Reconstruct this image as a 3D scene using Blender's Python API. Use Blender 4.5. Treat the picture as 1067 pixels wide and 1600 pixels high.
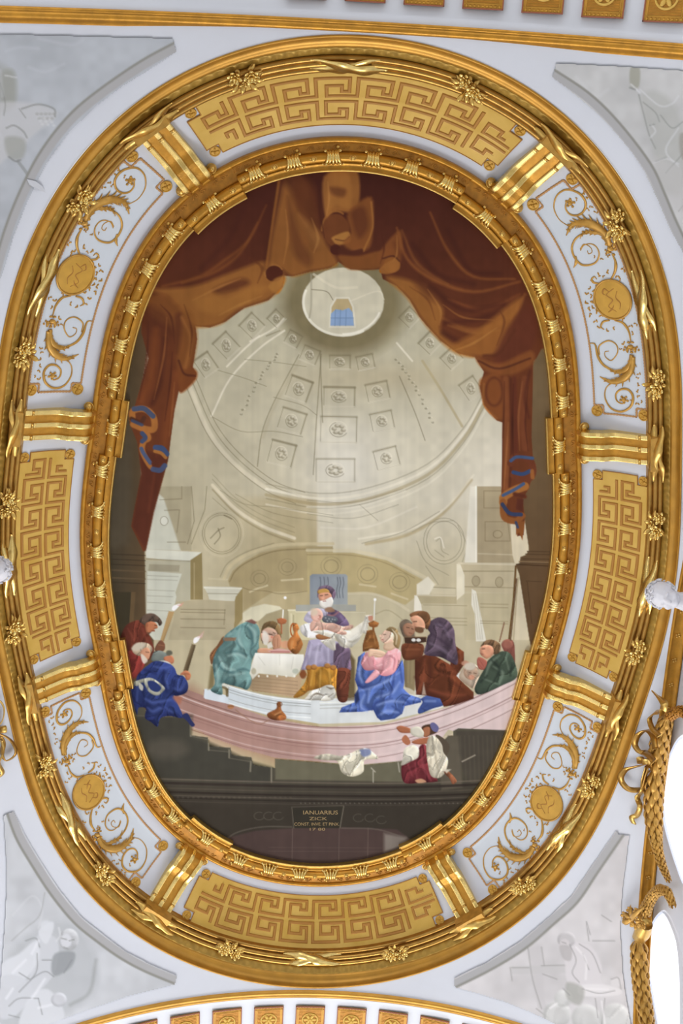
import bpy, math, random
import numpy as np
from mathutils import Matrix, Vector

random.seed(7); RNG = np.random.default_rng(11)
S = 14.0                      # metres per working unit (camera to ceiling painting = 14 m)
ZC = 1.6                      # camera height above the floor
scene = bpy.context.scene
COL = scene.collection
for _ob in list(bpy.data.objects): bpy.data.objects.remove(_ob)

# ------------------------------------------------------------------ camera model
FPX = 1822.54; CX, CY = -0.0455, -0.4301
def _rot(rx, ry, rz):
    c, s = math.cos, math.sin
    Rx = np.array([[1,0,0],[0,c(rx),-s(rx)],[0,s(rx),c(rx)]])
    Ry = np.array([[c(ry),0,s(ry)],[0,1,0],[-s(ry),0,c(ry)]])
    Rz = np.array([[c(rz),-s(rz),0],[s(rz),c(rz),0],[0,0,1]])
    return Rz @ Ry @ Rx
RM = np.array([[0.99812897,-0.05179213,-0.03249824],[0.03661644,0.93197539,-0.36066759],[0.0489673,0.3588028,0.93212808]])
CAMP = np.array([CX, CY, 0.0])
def rays(uv):
    uv = np.atleast_2d(np.asarray(uv, float))
    return np.stack([(uv[:,0]-533.5)/FPX, (uv[:,1]-800)/FPX, np.ones(len(uv))], 1) @ RM
def at_z(uv, z):
    d = rays(uv); t = z/d[:,2]
    return CAMP + d*t[:,None]
def at_x(uv, x):
    d = rays(uv); t = (x-CX)/d[:,0]
    return CAMP + d*t[:,None]
def at_depth(uv, t):
    return CAMP + rays(uv)*t

# ------------------------------------------------------------------ the oval (plan curve of the ceiling painting)
FA = [0.2691,-0.0740,0.0091,0.0030,-0.0010]
FC = [0.3737,-0.0768,0.0029,0.0036,0.0004]
def rad(F, th): return sum(F[k]*np.cos(2*k*th) for k in range(5))
NN = 8192
_th = np.linspace(0, 2*np.pi, NN+1)
_A = np.stack([rad(FA,_th)*np.cos(_th), rad(FA,_th)*np.sin(_th)], 1)
_L = np.r_[0, np.cumsum(np.hypot(*np.diff(_A, axis=0).T))]; PER = _L[-1]
_sg = np.linspace(0, 1, NN+1)
_Ax = np.interp(_sg*PER, _L, _A[:,0]); _Ay = np.interp(_sg*PER, _L, _A[:,1])
def _grad(a):
    return (np.roll(a[:-1],-1)-np.roll(a[:-1],1))
_tx, _ty = _grad(_Ax), _grad(_Ay); _tl = np.hypot(_tx,_ty)
_tx = np.r_[_tx/_tl, _tx[0]/_tl[0]]; _ty = np.r_[_ty/_tl, _ty[0]/_tl[0]]
def ov(s):
    s = np.mod(np.asarray(s, float), 1.0)
    x = np.interp(s,_sg,_Ax); y = np.interp(s,_sg,_Ay)
    tx = np.interp(s,_sg,_tx); ty = np.interp(s,_sg,_ty)
    l = np.hypot(tx,ty); tx/=l; ty/=l
    return x, y, ty, -tx, tx, ty          # point, outward normal, tangent
PD = [-.02,.026,.034,.045,.0575,.0765,.1]
PZ = [1.0,1.0,.9965,.990,.9805,.9626,.9334]
def prof(d): return np.interp(d, PD, PZ)
def dprof(d): return (prof(np.asarray(d)+.004)-prof(np.asarray(d)-.004))/.008
def ring(s, d, z):
    """point at normal offset d outside the painting edge, height z"""
    x, y, nx, ny, _, _ = ov(s); d = np.asarray(d, float)
    k = 1 + .021*(2*ny**2-1)*np.clip((d-.0765)/.0235, 0, 1)
    return np.stack(np.broadcast_arrays(x+nx*d*k, y+ny*d*k, z), -1)
def cove(s, d, h=0.0):
    x, y, nx, ny, _, _ = ov(s); d = np.asarray(d, float); h = np.asarray(h, float)
    dz = dprof(d); l = np.sqrt(1+dz*dz)
    dd = d + h*dz/l; z = prof(d) - h/l
    return np.stack(np.broadcast_arrays(x+nx*dd, y+ny*dd, z), -1)
def px_to_sd(uv):
    """photo pixel -> (s, d) on the cove"""
    uv = np.atleast_2d(np.asarray(uv, float)); z = np.full(len(uv), .98)
    for _ in range(40):
        q = at_z(uv, z)
        D = np.hypot(q[:,0:1]-_Ax[None,::4], q[:,1:2]-_Ay[None,::4]); i = D.argmin(1)*4
        n = np.stack([_ty[i], -_tx[i]], 1)
        dd = ((q[:,:2]-np.stack([_Ax[i],_Ay[i]],1))*n).sum(1)
        z = .5*z + .5*prof(dd)
    t = np.stack([_tx[i], _ty[i]], 1)
    ds = ((q[:,:2]-np.stack([_Ax[i],_Ay[i]],1))*t).sum(1)/PER
    return _sg[i]+ds, dd

# pendentives / arches
PX, PY, SAG = .306, .4525, .1
def rC(th): return rad(FC, th)
def pend_z(x, y):
    th = np.arctan2(y, x); r = np.hypot(x, y)
    return .9340 - SAG*(np.maximum(r/rC(th), 1.0)**2.2 - 1)
def on_pend(uv, lift=0.0):
    uv = np.atleast_2d(np.asarray(uv, float)); z = np.full(len(uv), .9)
    for _ in range(30):
        q = at_z(uv, z); z = .4*z + .6*(pend_z(q[:,0], q[:,1])-lift)
    return at_z(uv, z)
def arch_top_z(x): return pend_z(np.asarray(x, float), PY)
def arch_side_z(y): return pend_z(PX, np.asarray(y, float))

# ------------------------------------------------------------------ materials
E_W = 0.92
def lin(c):
    c = np.asarray(c, float)/255.0
    return np.where(c <= .04045, c/12.92, ((c+.055)/1.055)**2.4)
def alb(c): return np.clip(lin(c)/E_W, 0.002, .93)
MATS = {}
def mat(name, c, rough=.6, metal=0.0, noise=0.0, nscale=30, bump=0.0, bscale=200, emit=None, spec=.5, c2=None):
    m = bpy.data.materials.new(name); m.use_nodes = True
    nt = m.node_tree; b = nt.nodes['Principled BSDF']
    a = alb(c) if metal < .5 else lin(c)
    b.inputs['Base Color'].default_value = (*a, 1)
    b.inputs['Roughness'].default_value = rough; b.inputs['Metallic'].default_value = metal
    b.inputs['Specular IOR Level'].default_value = spec
    tc = nt.nodes.new('ShaderNodeTexCoord')
    if noise or c2 is not None:
        n = nt.nodes.new('ShaderNodeTexNoise'); n.inputs['Scale'].default_value = nscale
        n.inputs['Detail'].default_value = 5
        nt.links.new(tc.outputs['Object'], n.inputs['Vector'])
        r = nt.nodes.new('ShaderNodeValToRGB')
        r.color_ramp.elements[0].position = .32; r.color_ramp.elements[1].position = .68
        if c2 is None:
            lo = np.clip(a*(1-noise), 0, 1); hi = np.clip(a*(1+noise), 0, 1)
        else:
            lo = a; hi = alb(c2) if metal < .5 else lin(c2)
        r.color_ramp.elements[0].color = (*lo, 1); r.color_ramp.elements[1].color = (*hi, 1)
        nt.links.new(n.outputs['Fac'], r.inputs['Fac']); nt.links.new(r.outputs['Color'], b.inputs['Base Color'])
    if bump:
        n2 = nt.nodes.new('ShaderNodeTexNoise'); n2.inputs['Scale'].default_value = bscale
        nt.links.new(tc.outputs['Object'], n2.inputs['Vector'])
        bp = nt.nodes.new('ShaderNodeBump'); bp.inputs['Strength'].default_value = bump; bp.inputs['Distance'].default_value = .02
        nt.links.new(n2.outputs['Fac'], bp.inputs['Height']); nt.links.new(bp.outputs['Normal'], b.inputs['Normal'])
    if emit is not None:
        b.inputs['Emission Color'].default_value = (*lin(emit[:3]), 1); b.inputs['Emission Strength'].default_value = emit[3]
    MATS[name] = m
    return m
def vmat(name, rough=.75):
    m = bpy.data.materials.new(name); m.use_nodes = True
    nt = m.node_tree; b = nt.nodes['Principled BSDF']
    at = nt.nodes.new('ShaderNodeAttribute'); at.attribute_name = 'paint'
    nt.links.new(at.outputs['Color'], b.inputs['Base Color'])
    b.inputs['Roughness'].default_value = rough; b.inputs['Specular IOR Level'].default_value = .06
    return m
M_PLASTER = mat('white_plaster', (203,207,216), .7, noise=.02, nscale=1.2)
M_GROUND = mat('pale_blue_ground', (200,208,217), .7, noise=.02, nscale=3)
M_FRAME = mat('ochre_gilding', (190,136,44), .34, .5, noise=.16, nscale=9, bump=.12, bscale=60)
M_FRAMED = mat('brown_gilding', (172,118,38), .42, .35, noise=.2, nscale=14)
M_CAV = mat('orange_gilding', (190,140,54), .36, .5, noise=.12, nscale=5)
M_REED = mat('antique_gilding', (178,136,66), .28, .75, noise=.15, nscale=10)
M_LEAFB = mat('olive_gilding', (160,126,52), .42, .45, noise=.15, nscale=12)
M_GILT = mat('bright_gilding', (236,206,128), .27, .95, noise=.08, nscale=20)
M_GILT2 = mat('warm_gilding', (216,178,98), .32, .85, noise=.1, nscale=20)
M_FIELD = mat('gold_field', (210,174,88), .55, .12, noise=.1, nscale=3, c2=(194,156,64))
M_LINE = mat('brown_gold_line', (168,118,48), .55, .1)
M_LINEL = mat('key_highlight_gold', (226,196,120), .5, .15)  # highlight put into the colour of thin strips along the key lines
M_SCROLL = mat('scroll_gold', (188,144,66), .4, .4, noise=.15, nscale=12)
M_BORDER = mat('bead_copper', (186,142,92), .6, .1)
M_MEDAL = mat('medallion_gold', (196,152,62), .5, .25, noise=.08, nscale=8)
M_COF = mat('coffer_gold', (186,138,48), .5, .2, noise=.12, nscale=8)
M_COFR = mat('coffer_red_edge', (142,82,60), .6)
M_STUCCO = mat('white_stucco', (216,216,222), .6)
M_GLOW = mat('daylight_window', (255,255,255), .6, emit=(240,243,255,.85))
M_PAINT = vmat('fresco_paint'); M_GRIS = vmat('grisaille_paint')

# ------------------------------------------------------------------ mesh helpers
ORG = {}
def new_obj(name, data, parent=None):
    o = bpy.data.objects.new(name, data); COL.objects.link(o)
    if parent is not None: o.parent = parent
    return o
def W(p): p = np.asarray(p, float)*S; p[..., 2] += ZC; return p
def mesh_data(name, V, F, m, smooth=True, cols=None):
    """V in metres; F int array (n,4)/(n,3) or list of tuples"""
    me = bpy.data.meshes.new(name)
    V = np.asarray(V, np.float32)
    if isinstance(F, np.ndarray):
        n, k = F.shape
        me.vertices.add(len(V)); me.vertices.foreach_set('co', V.ravel())
        me.loops.add(n*k); me.loops.foreach_set('vertex_index', F.astype(np.int32).ravel())
        me.polygons.add(n); me.polygons.foreach_set('loop_start', np.arange(0, n*k, k, dtype=np.int32))
        me.update(calc_edges=True)
    else:
        me.from_pydata(V.tolist(), [], [tuple(int(i) for i in f) for f in F]); me.update()
    me.polygons.foreach_set('use_smooth', np.full(len(me.polygons), smooth))
    if cols is not None:
        a = me.attributes.new('paint', 'FLOAT_COLOR', 'POINT')
        c4 = np.ones((len(V), 4), np.float32); c4[:, :3] = cols; a.data.foreach_set('color', c4.ravel())
    me.materials.append(m)
    return me
def part(name, V, F, m, parent=None, smooth=True, cols=None, unit=True):
    """mesh object from world coordinates (working units unless unit=False); parent is an unrotated Empty"""
    V = W(V) if unit else np.asarray(V, float)
    if parent is not None:
        root = parent; off = np.zeros(3)
        while root is not None: off += np.array(root.location); root = root.parent
        o = new_obj(name, mesh_data(name, V-off, F, m, smooth, cols), parent)
    else:
        c = V.mean(0)
        o = new_obj(name, mesh_data(name, V-c, F, m, smooth, cols)); o.location = c
    return o
def tag(o, label=None, cat=None, group=None, kind=None):
    if label: o['label'] = label
    if cat: o['category'] = cat
    if group: o['group'] = group
    if kind: o['kind'] = kind
    return o
def thing(name, p, label, cat, group=None, unit=True):
    o = new_obj(name, None); o.location = W(p) if unit else p; o.empty_display_size = .1
    return tag(o, label, cat, group)
class MB:
    """collects V/F in any coordinate system"""
    def __init__(s): s.V = []; s.F = []; s.n = 0
    def add(s, V, F):
        V = np.asarray(V, float).reshape(-1, 3)
        for f in F: s.F.append(tuple(int(i)+s.n for i in f))
        s.V.append(V); s.n += len(V)
        return s
    def get(s): return np.concatenate(s.V), s.F
def grid_faces(a, b, wa=False, wb=False):
    i, j = np.meshgrid(np.arange(a if wa else a-1), np.arange(b if wb else b-1), indexing='ij')
    i = i.ravel(); j = j.ravel(); i2 = (i+1) % a; j2 = (j+1) % b
    return np.stack([i*b+j, i2*b+j, i2*b+j2, i*b+j2], 1)
def tube(P, r, n=8, flat=None, cap=True):
    """round tube along P (k,3) with radii r; flat=(axis vector, factor) squashes the section along the axis"""
    P = np.asarray(P, float); k = len(P); r = np.atleast_1d(np.asarray(r, float))
    r = np.interp(np.linspace(0,1,k), np.linspace(0,1,len(r)), r) if len(r) > 1 else np.full(k, r[0])
    T = np.gradient(P, axis=0); T /= np.linalg.norm(T, axis=1)[:, None]+1e-12
    up = np.array(flat[0], float) if flat is not None else np.array([.3,.2,.93])
    up = np.broadcast_to(up, (k,3)).astype(float)
    B = np.cross(T, up); B /= np.linalg.norm(B, axis=1)[:, None]+1e-12
    N = np.cross(B, T); f = flat[1] if flat is not None else 1.0
    a = np.linspace(0, 2*np.pi, n, endpoint=False)
    V = P[:,None,:] + r[:,None,None]*(np.cos(a)[None,:,None]*B[:,None,:] + f*np.sin(a)[None,:,None]*N[:,None,:])
    F = [tuple(q) for q in grid_faces(k, n, False, True)]
    V = V.reshape(-1,3)
    if cap: F += [tuple(range(n))[::-1], tuple((k-1)*n+i for i in range(n))]
    return V, F
def ellipsoid(c, r, nu=10, nv=7, M=None):
    u = np.linspace(0, 2*np.pi, nu, endpoint=False); v = np.linspace(0, np.pi, nv)[1:-1]
    V = [(0,0,1)] + [(math.sin(b)*math.cos(a), math.sin(b)*math.sin(a), math.cos(b)) for b in v for a in u] + [(0,0,-1)]
    V = np.array(V)*np.array(r)
    if M is not None: V = V @ np.array(M).T
    F = [(0, 1+i, 1+(i+1) % nu) for i in range(nu)]
    for j in range(len(v)-1):
        for i in range(nu): F.append((1+j*nu+i, 1+(j+1)*nu+i, 1+(j+1)*nu+(i+1) % nu, 1+j*nu+(i+1) % nu))
    L = len(V)-1; b = 1+(len(v)-1)*nu
    F += [(L, b+(i+1) % nu, b+i) for i in range(nu)]
    return V+np.array(c), F
def box(x0, x1, y0, y1, z0, z1):
    V = [(x,y,z) for x in (x0,x1) for y in (y0,y1) for z in (z0,z1)]
    return V, [(0,1,3,2),(4,6,7,5),(0,4,5,1),(2,3,7,6),(0,2,6,4),(1,5,7,3)]
def catmull(P, n=8, closed=False):
    P = np.asarray(P, float)
    if len(P) < 3 and not closed:
        t = np.linspace(0,1,n+1)[:,None]; return P[0]*(1-t)+P[1]*t
    if closed: Q = np.concatenate([P[-1:], P, P[:2]])
    else: Q = np.concatenate([2*P[:1]-P[1:2], P, 2*P[-1:]-P[-2:-1]])
    t = np.linspace(0,1,n,endpoint=False)[:,None]; out = []
    for i in range(1, len(Q)-2):
        a,b,c,d = Q[i-1],Q[i],Q[i+1],Q[i+2]
        out.append(.5*((2*b)+(c-a)*t+(2*a-5*b+4*c-d)*t**2+(3*b-a-3*c+d)*t**3))
    if not closed: out.append(P[-1:])
    return np.concatenate(out)
def sweep_ring(sv, pts):
    """closed sweep round the oval of the (d, z) profile pts"""
    pts = np.asarray(pts, float)
    V = ring(sv[:,None], pts[None,:,0], pts[None,:,1])
    return V.reshape(-1,3), grid_faces(len(sv), len(pts), True, False)
def slab(P0, P1, mask):
    """grid slab: P0 bottom, P1 top (a,b,3); mask of cells"""
    a, b = P0.shape[:2]; n = a*b; idx = lambda i,j: i*b+j
    F = []
    for i in range(a-1):
        for j in range(b-1):
            if not mask[i,j]: continue
            F.append((n+idx(i,j), n+idx(i+1,j), n+idx(i+1,j+1), n+idx(i,j+1)))
            for (di,dj,e) in ((-1,0,((i,j),(i,j+1))),(1,0,((i+1,j+1),(i+1,j))),(0,-1,((i+1,j),(i,j))),(0,1,((i,j+1),(i+1,j+1)))):
                u, v = i+di, j+dj
                if u < 0 or v < 0 or u >= a-1 or v >= b-1 or not mask[u,v]:
                    p, q = e; F.append((idx(*p), idx(*q), n+idx(*q), n+idx(*p)))
    return np.concatenate([P0.reshape(-1,3), P1.reshape(-1,3)]), F
def clean(V, F):
    V = np.asarray(V); F = [tuple(f) for f in F]
    used = sorted({i for f in F for i in f}); mp = {u:k for k,u in enumerate(used)}
    return V[used], [tuple(mp[i] for i in f) for f in F]
WORLD_STR = 1.4; EXPO = 0.0
# ================================================================== THE CEILING PAINTING (flat, painted with colour on its own surface)
def vnoise(h, w, cell, seed):
    r = np.random.default_rng(seed); gy, gx = int(h/cell)+3, int(w/cell)+3
    g = r.random((gy, gx)); y = np.arange(h)/cell; x = np.arange(w)/cell
    y0 = y.astype(int); x0 = x.astype(int); fy = y-y0; fx = x-x0; fy = fy*fy*(3-2*fy); fx = fx*fx*(3-2*fx)
    a = g[y0][:,x0]*(1-fx)+g[y0][:,x0+1]*fx; b = g[y0+1][:,x0]*(1-fx)+g[y0+1][:,x0+1]*fx
    return a*(1-fy)[:,None]+b*fy[:,None]
class Canvas:
    def __init__(s, x0, y0, x1, y1, step):
        s.xs = np.arange(x0, x1, step); s.ys = np.arange(y0, y1, step); s.x0, s.y0, s.st = x0, y0, step
        s.h, s.w = len(s.ys), len(s.xs); s.rgb = np.zeros((s.h, s.w, 3)); s.lab = np.zeros((s.h, s.w), int); s.names = ['']; s.cur = None; s.fs = 1.0
    def label(s, name, lab=None):
        if name is None: s.cur = None; return
        s.names.append((name, lab)); s.cur = len(s.names)-1
    def win(s, P, m):
        i0 = max(0, int((P[:,1].min()-m-s.y0)/s.st)); i1 = min(s.h, int((P[:,1].max()+m-s.y0)/s.st)+2)
        j0 = max(0, int((P[:,0].min()-m-s.x0)/s.st)); j1 = min(s.w, int((P[:,0].max()+m-s.x0)/s.st)+2)
        if i1 <= i0 or j1 <= j0: return None
        return slice(i0,i1), slice(j0,j1)
    def put(s, sl, a, col, own):
        col = np.asarray(col, float)
        s.rgb[sl] = s.rgb[sl]*(1-a[...,None])+col*a[...,None]
        if own and s.cur is not None: s.lab[sl] = np.where(a > .5, s.cur, s.lab[sl])
    def segd(s, X, Y, A, B):
        d = np.full(X.shape, 1e9)
        for a, b in zip(A, B):
            ab = b-a; L = ab@ab+1e-9; t = np.clip(((X-a[0])*ab[0]+(Y-a[1])*ab[1])/L, 0, 1)
            d = np.minimum(d, (X-a[0]-t*ab[0])**2+(Y-a[1]-t*ab[1])**2)
        return np.sqrt(d)
    def poly(s, P, col, a=1.0, f=1.3, sm=False, own=True, grad=None, rim=None, tex=0):
        """col or grad=(p0,c0,p1,c1); rim=(width, colour, strength): the edge of a rounded form turns to that colour"""
        P = np.asarray(P, float)
        if sm: P = catmull(P, 5, True)
        sl = s.win(P, f+1)
        if sl is None: return
        X, Y = np.meshgrid(s.xs[sl[1]], s.ys[sl[0]]); B = np.roll(P, -1, 0)
        ins = np.zeros(X.shape, bool)
        for p, q in zip(P, B):
            if p[1] == q[1]: continue
            c = (p[1] > Y) != (q[1] > Y); ins ^= c & (X < (q[0]-p[0])*(Y-p[1])/(q[1]-p[1])+p[0])
        d = s.segd(X, Y, P, B); sd = np.where(ins, d, -d); al = np.clip(sd/f+.5, 0, 1)*a
        if grad is not None:
            p0, c0, p1, c1 = [np.asarray(v, float) for v in grad]; v = p1-p0
            t = np.clip(((X-p0[0])*v[0]+(Y-p0[1])*v[1])/(v@v), 0, 1)[...,None]; C = c0*(1-t)+c1*t
        else: C = np.broadcast_to(np.asarray(col, float), X.shape+(3,)).copy()
        big = rim is not None and min(X.shape) > 22
        if rim is not None:
            gy, gx = np.gradient(np.where(ins, d, -d)); gl = np.hypot(gx, gy)+1e-6; face = (-gx*.62+gy*.78)/gl     # outward edge normal against light from upper right
            edge = np.clip(1-np.maximum(sd,0)/(rim[0]*(1.5 if big else 1)), 0, 1)**1.3
            k = (edge*rim[2]*(.62-.55*face))[...,None]; C = np.where(k > 0, C*(1-np.maximum(k,0))+np.asarray(rim[1], float)*np.maximum(k,0), C)
            C = np.clip(C*(1+(edge*np.clip(face,0,1)*.22)[...,None]), 0, 252)
        if big:
            h, w = X.shape; sd_ = int(P[0,0]*7+P[0,1]); wx = vnoise(h, w, 14, sd_)*14; wy = vnoise(h, w, 14, sd_+1)*14
            ii, jj = np.indices((h, w)); big_n = vnoise(h+60, w+60, 9, sd_+2)
            u = np.clip((jj+wx+ii*.35), 0, w+58).astype(int); v = np.clip((ii*.45+wy), 0, h+58).astype(int); n0 = big_n[v, u]
            rg = np.clip(1-np.abs(n0-.5)*7, 0, 1); n1 = big_n[v, np.clip(u-2, 0, w+58)]; rl = np.clip(1-np.abs(n1-.56)*8, 0, 1)
            C = np.clip(C*(1+s.fs*(-.34*rg+.22*rl+.34*(n0-.5)))[...,None], 0, 250)
        s.put(sl, al, C, own)
    def line(s, P, w, col, a=1.0, f=1.2, sm=True, own=False, ends=(1,1)):
        P = np.asarray(P, float)
        if sm and len(P) > 2: P = catmull(P, 5)
        m = np.max(w)/2+f+1; sl = s.win(P, m)
        if sl is None: return
        X, Y = np.meshgrid(s.xs[sl[1]], s.ys[sl[0]]); n = len(P)-1; al = np.zeros(X.shape)
        hw = np.interp(np.linspace(0,1,len(P)), [0,.5,1], [ends[0]*w/2, w/2, ends[1]*w/2])
        for i in range(n):
            p, q = P[i], P[i+1]; ab = q-p; L = ab@ab+1e-9; t = np.clip(((X-p[0])*ab[0]+(Y-p[1])*ab[1])/L, 0, 1)
            d = np.hypot(X-p[0]-t*ab[0], Y-p[1]-t*ab[1]); al = np.maximum(al, np.clip((hw[i]*(1-t)+hw[i+1]*t-d)/f+.5, 0, 1))
        s.put(sl, al*a, col, own)
    def ell(s, c, r, col, a=1.0, f=1.3, rot=0, own=True, **k):
        t = np.linspace(0, 2*np.pi, 28, endpoint=False); C, S_ = math.cos(rot), math.sin(rot)
        s.poly(np.stack([c[0]+r[0]*np.cos(t)*C-r[1]*np.sin(t)*S_, c[1]+r[0]*np.cos(t)*S_+r[1]*np.sin(t)*C], 1), col, a, f, own=own, **k)
    def oval(s, c, r, w, col, a=1.0, f=1.0, a0=0, a1=360):
        t = np.radians(np.linspace(a0, a1, 30)); s.line(np.stack([c[0]+r[0]*np.cos(t), c[1]+r[1]*np.sin(t)], 1), w, col, a, f, sm=False)
    def folds(s, L, w, col, a=.5, f=3, ends=(.3,.3)):
        for P in L: s.line(P, w, col, a, f, ends=ends)
def T(ox, oy, sc): return lambda *p: np.array([(ox+x/sc, oy+y/sc) for x, y in p], float)
A5 = T(200,760,3.334); A6 = T(480,760,2.808); A7 = T(270,480,3.557); B1 = T(455,900,7.621); B2 = T(530,940,5.081); L3 = T(180,940,7.113); L4 = T(315,950,6.276)
EE = T(200,260,2.964); FF = T(500,260,2.5); C5 = T(600,900,4.104); D8 = T(300,1120,2.134); DD = T(200,1080,1.905); A3 = T(0,400,3.556); AX = T(170,880,3.233)
PXP = T(0,0,1)

c = Canvas(160, 254, 882, 1362, 1.15)
c.label('painted_architecture', 'pale painted domed hall with oculus and arches')
X, Y = np.meshgrid(c.xs, c.ys)
def mixf(t, a, b): t = np.clip(t,0,1)[...,None]; return np.asarray(a,float)*(1-t)+np.asarray(b,float)*t
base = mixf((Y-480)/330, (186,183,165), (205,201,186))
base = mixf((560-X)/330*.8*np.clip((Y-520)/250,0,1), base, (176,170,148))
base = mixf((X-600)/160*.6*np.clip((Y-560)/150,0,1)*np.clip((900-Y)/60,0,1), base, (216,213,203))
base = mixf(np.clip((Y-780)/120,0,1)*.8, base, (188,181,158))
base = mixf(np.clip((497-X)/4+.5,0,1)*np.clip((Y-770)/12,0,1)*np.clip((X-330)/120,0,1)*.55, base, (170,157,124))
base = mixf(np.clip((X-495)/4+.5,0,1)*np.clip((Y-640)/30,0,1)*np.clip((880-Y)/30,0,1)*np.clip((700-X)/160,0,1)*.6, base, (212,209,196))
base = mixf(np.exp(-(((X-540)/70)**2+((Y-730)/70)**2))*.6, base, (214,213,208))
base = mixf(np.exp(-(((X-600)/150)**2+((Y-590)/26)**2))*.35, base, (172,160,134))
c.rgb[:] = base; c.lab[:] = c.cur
LT, DK, TAN = (224,221,209), (126,120,100), (160,147,116)
# oculus
oc_ = (536,472)
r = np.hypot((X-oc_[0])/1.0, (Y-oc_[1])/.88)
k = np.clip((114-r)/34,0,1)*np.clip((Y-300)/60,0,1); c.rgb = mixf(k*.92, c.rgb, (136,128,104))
c.ell(oc_, (64,54), (203,200,184), f=2, own=False)
c.oval(oc_, (62,52), 4, (226,225,214), .9, 1.5, 60, 200); c.oval(oc_, (60,50), 3, (232,231,222), .8, 1.5, 20, 90)
c.line(EE((848,500),(848,640),(840,700)), 3, (170,166,150), .6); c.line(EE((850,570),(920,580),(950,620)), 1.2, DK, .7); c.line(EE((860,500),(960,560),(1060,560)), 4, (216,212,196), .6)
c.poly(PXP((514,512),(516,478),(524,464),(546,464),(553,480),(556,512)), (214,212,200), sm=False, own=False)
c.poly(PXP((517,509),(518,480),(526,467),(544,467),(550,480),(553,509)), (188,174,142), own=False)
c.poly(PXP((516,509),(517,490),(525,483),(535,485),(545,481),(551,488),(553,509)), (150,172,204), own=False)
for x in (524,532,541): c.line(PXP((x,484),(x-1,509)), 1, (118,140,170), .7)
c.line(PXP((517,497),(552,497)), 1, (118,140,170), .7)
c.line(PXP((548,470),(590,455),(600,468)), 2, (222,218,204), .5)
# dome ribs and ring mouldings
for P in (A7((620,130),(480,230),(320,395),(215,605)), FF((300,690),(360,760)), A7((480,160),(400,230),(300,330)), A7((620,60),(560,120),(430,190))): c.line(P, 3, LT, .7, 1.6)
for P in (A7((700,265),(560,530),(495,700),(470,885)), FF((310,820),(370,960),(410,1070)), A7((825,260),(800,600),(780,930)), A7((595,130),(520,160)), FF((0,720),(10,1000))): c.line(P, 1.3, DK, .6, 1.4)
c.line(FF((400,760),(470,870),(555,1015)), 4, (178,168,140), .7, 2); c.line(A7((700,300),(560,560),(500,720)), 6, (176,170,150), .4, 4)
for P in (A7((250,350),(400,395),(520,440)), A7((220,610),(380,690),(560,690),(720,720)), A7((560,500),(720,545),(800,600)), A7((400,290),(560,305),(740,330))): c.line(P, 1, DK, .5)
for P, w in ((A7((95,440),(200,690),(330,860),(520,1010)),7),): c.line(P, w, (214,209,192), .75, 3)
for dx in (-18,14,34):
    P = A7((95+dx,430-dx),(205+dx,680-dx),(340+dx,850-dx),(530+dx,1000-dx),(700+dx,1070-dx*1.2)); c.line(P, 1.2, DK, .5)
for dy, cc, w, al in ((0,LT,4,.7),(9,TAN,5,.45),(15,DK,1.1,.5),(-8,DK,1.1,.45),(24,LT,3,.45)):
    c.line([(416,764+dy),(500,779+dy),(580,769+dy),(668,733+dy),(724,677+dy),(758,618+dy)], w, cc, al, 2)
for dy, cc, w, al in ((0,(214,208,190),5,.85),(7,(150,140,114),2,.6),(-9,DK,1,.35),(-17,DK,1,.3)):
    c.line([(332,758+dy),(368,795+dy),(410,822+dy),(460,841+dy)], w, cc, al, 2)
c.line([(736,750),(692,802),(636,836),(572,850)], 5, (176,163,132), .6, 3); c.line([(740,742),(696,794),(638,828),(560,842)], 3, LT, .6, 2)
for P in (A5((480,20),(600,90),(780,110),(1067,150)), A5((560,40),(760,140),(1067,190)), A5((440,60),(520,130)), A6((0,60),(200,70),(420,10)), A6((230,80),(310,150)), A6((0,120),(200,140),(400,80))): c.line(P, 1, DK, .4)
for P in (A6((0,90),(220,90),(430,20)), A6((60,180),(260,180),(480,90))): c.line(P, 3, (220,217,207), .5, 2)
def cof_(q, x, y, w, h, rot, dark=.5):
    C, S_ = math.cos(rot), math.sin(rot); R = lambda u, v: (x+u*C-v*S_, y+u*S_+v*C)
    B = [R(-w,-h),R(w,-h),R(w,h),R(-w,h),R(-w,-h)]; c.line(B, 1, DK, .5, 1, sm=False)
    c.line([R(-w,-h),R(w,-h)], 4, (136,130,110), dark, 2, sm=False); c.line([R(w,-h),R(w,h)], 3, (146,140,120), dark*.8, 2, sm=False); c.line([R(-w,h),R(w,h)], 2, LT, .5, sm=False)
    c.oval((x,y), (w*.5,h*.58), 1.2, (128,122,104), .5, 1, 30, 250); c.oval((x-1,y-1), (w*.5,h*.58), 1.4, LT, .45, 1, 200, 380)
    for q in range(6):
        t = q*1.05+x; c.ell((x+w*.26*math.cos(t), y+h*.3*math.sin(t)), (w*.15,h*.15), (134,128,110), .55, 1.6, own=False); c.ell((x+w*.26*math.cos(t)+1.4, y+h*.3*math.sin(t)-1.4), (w*.1,h*.1), LT, .55, 1.4, own=False)
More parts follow.
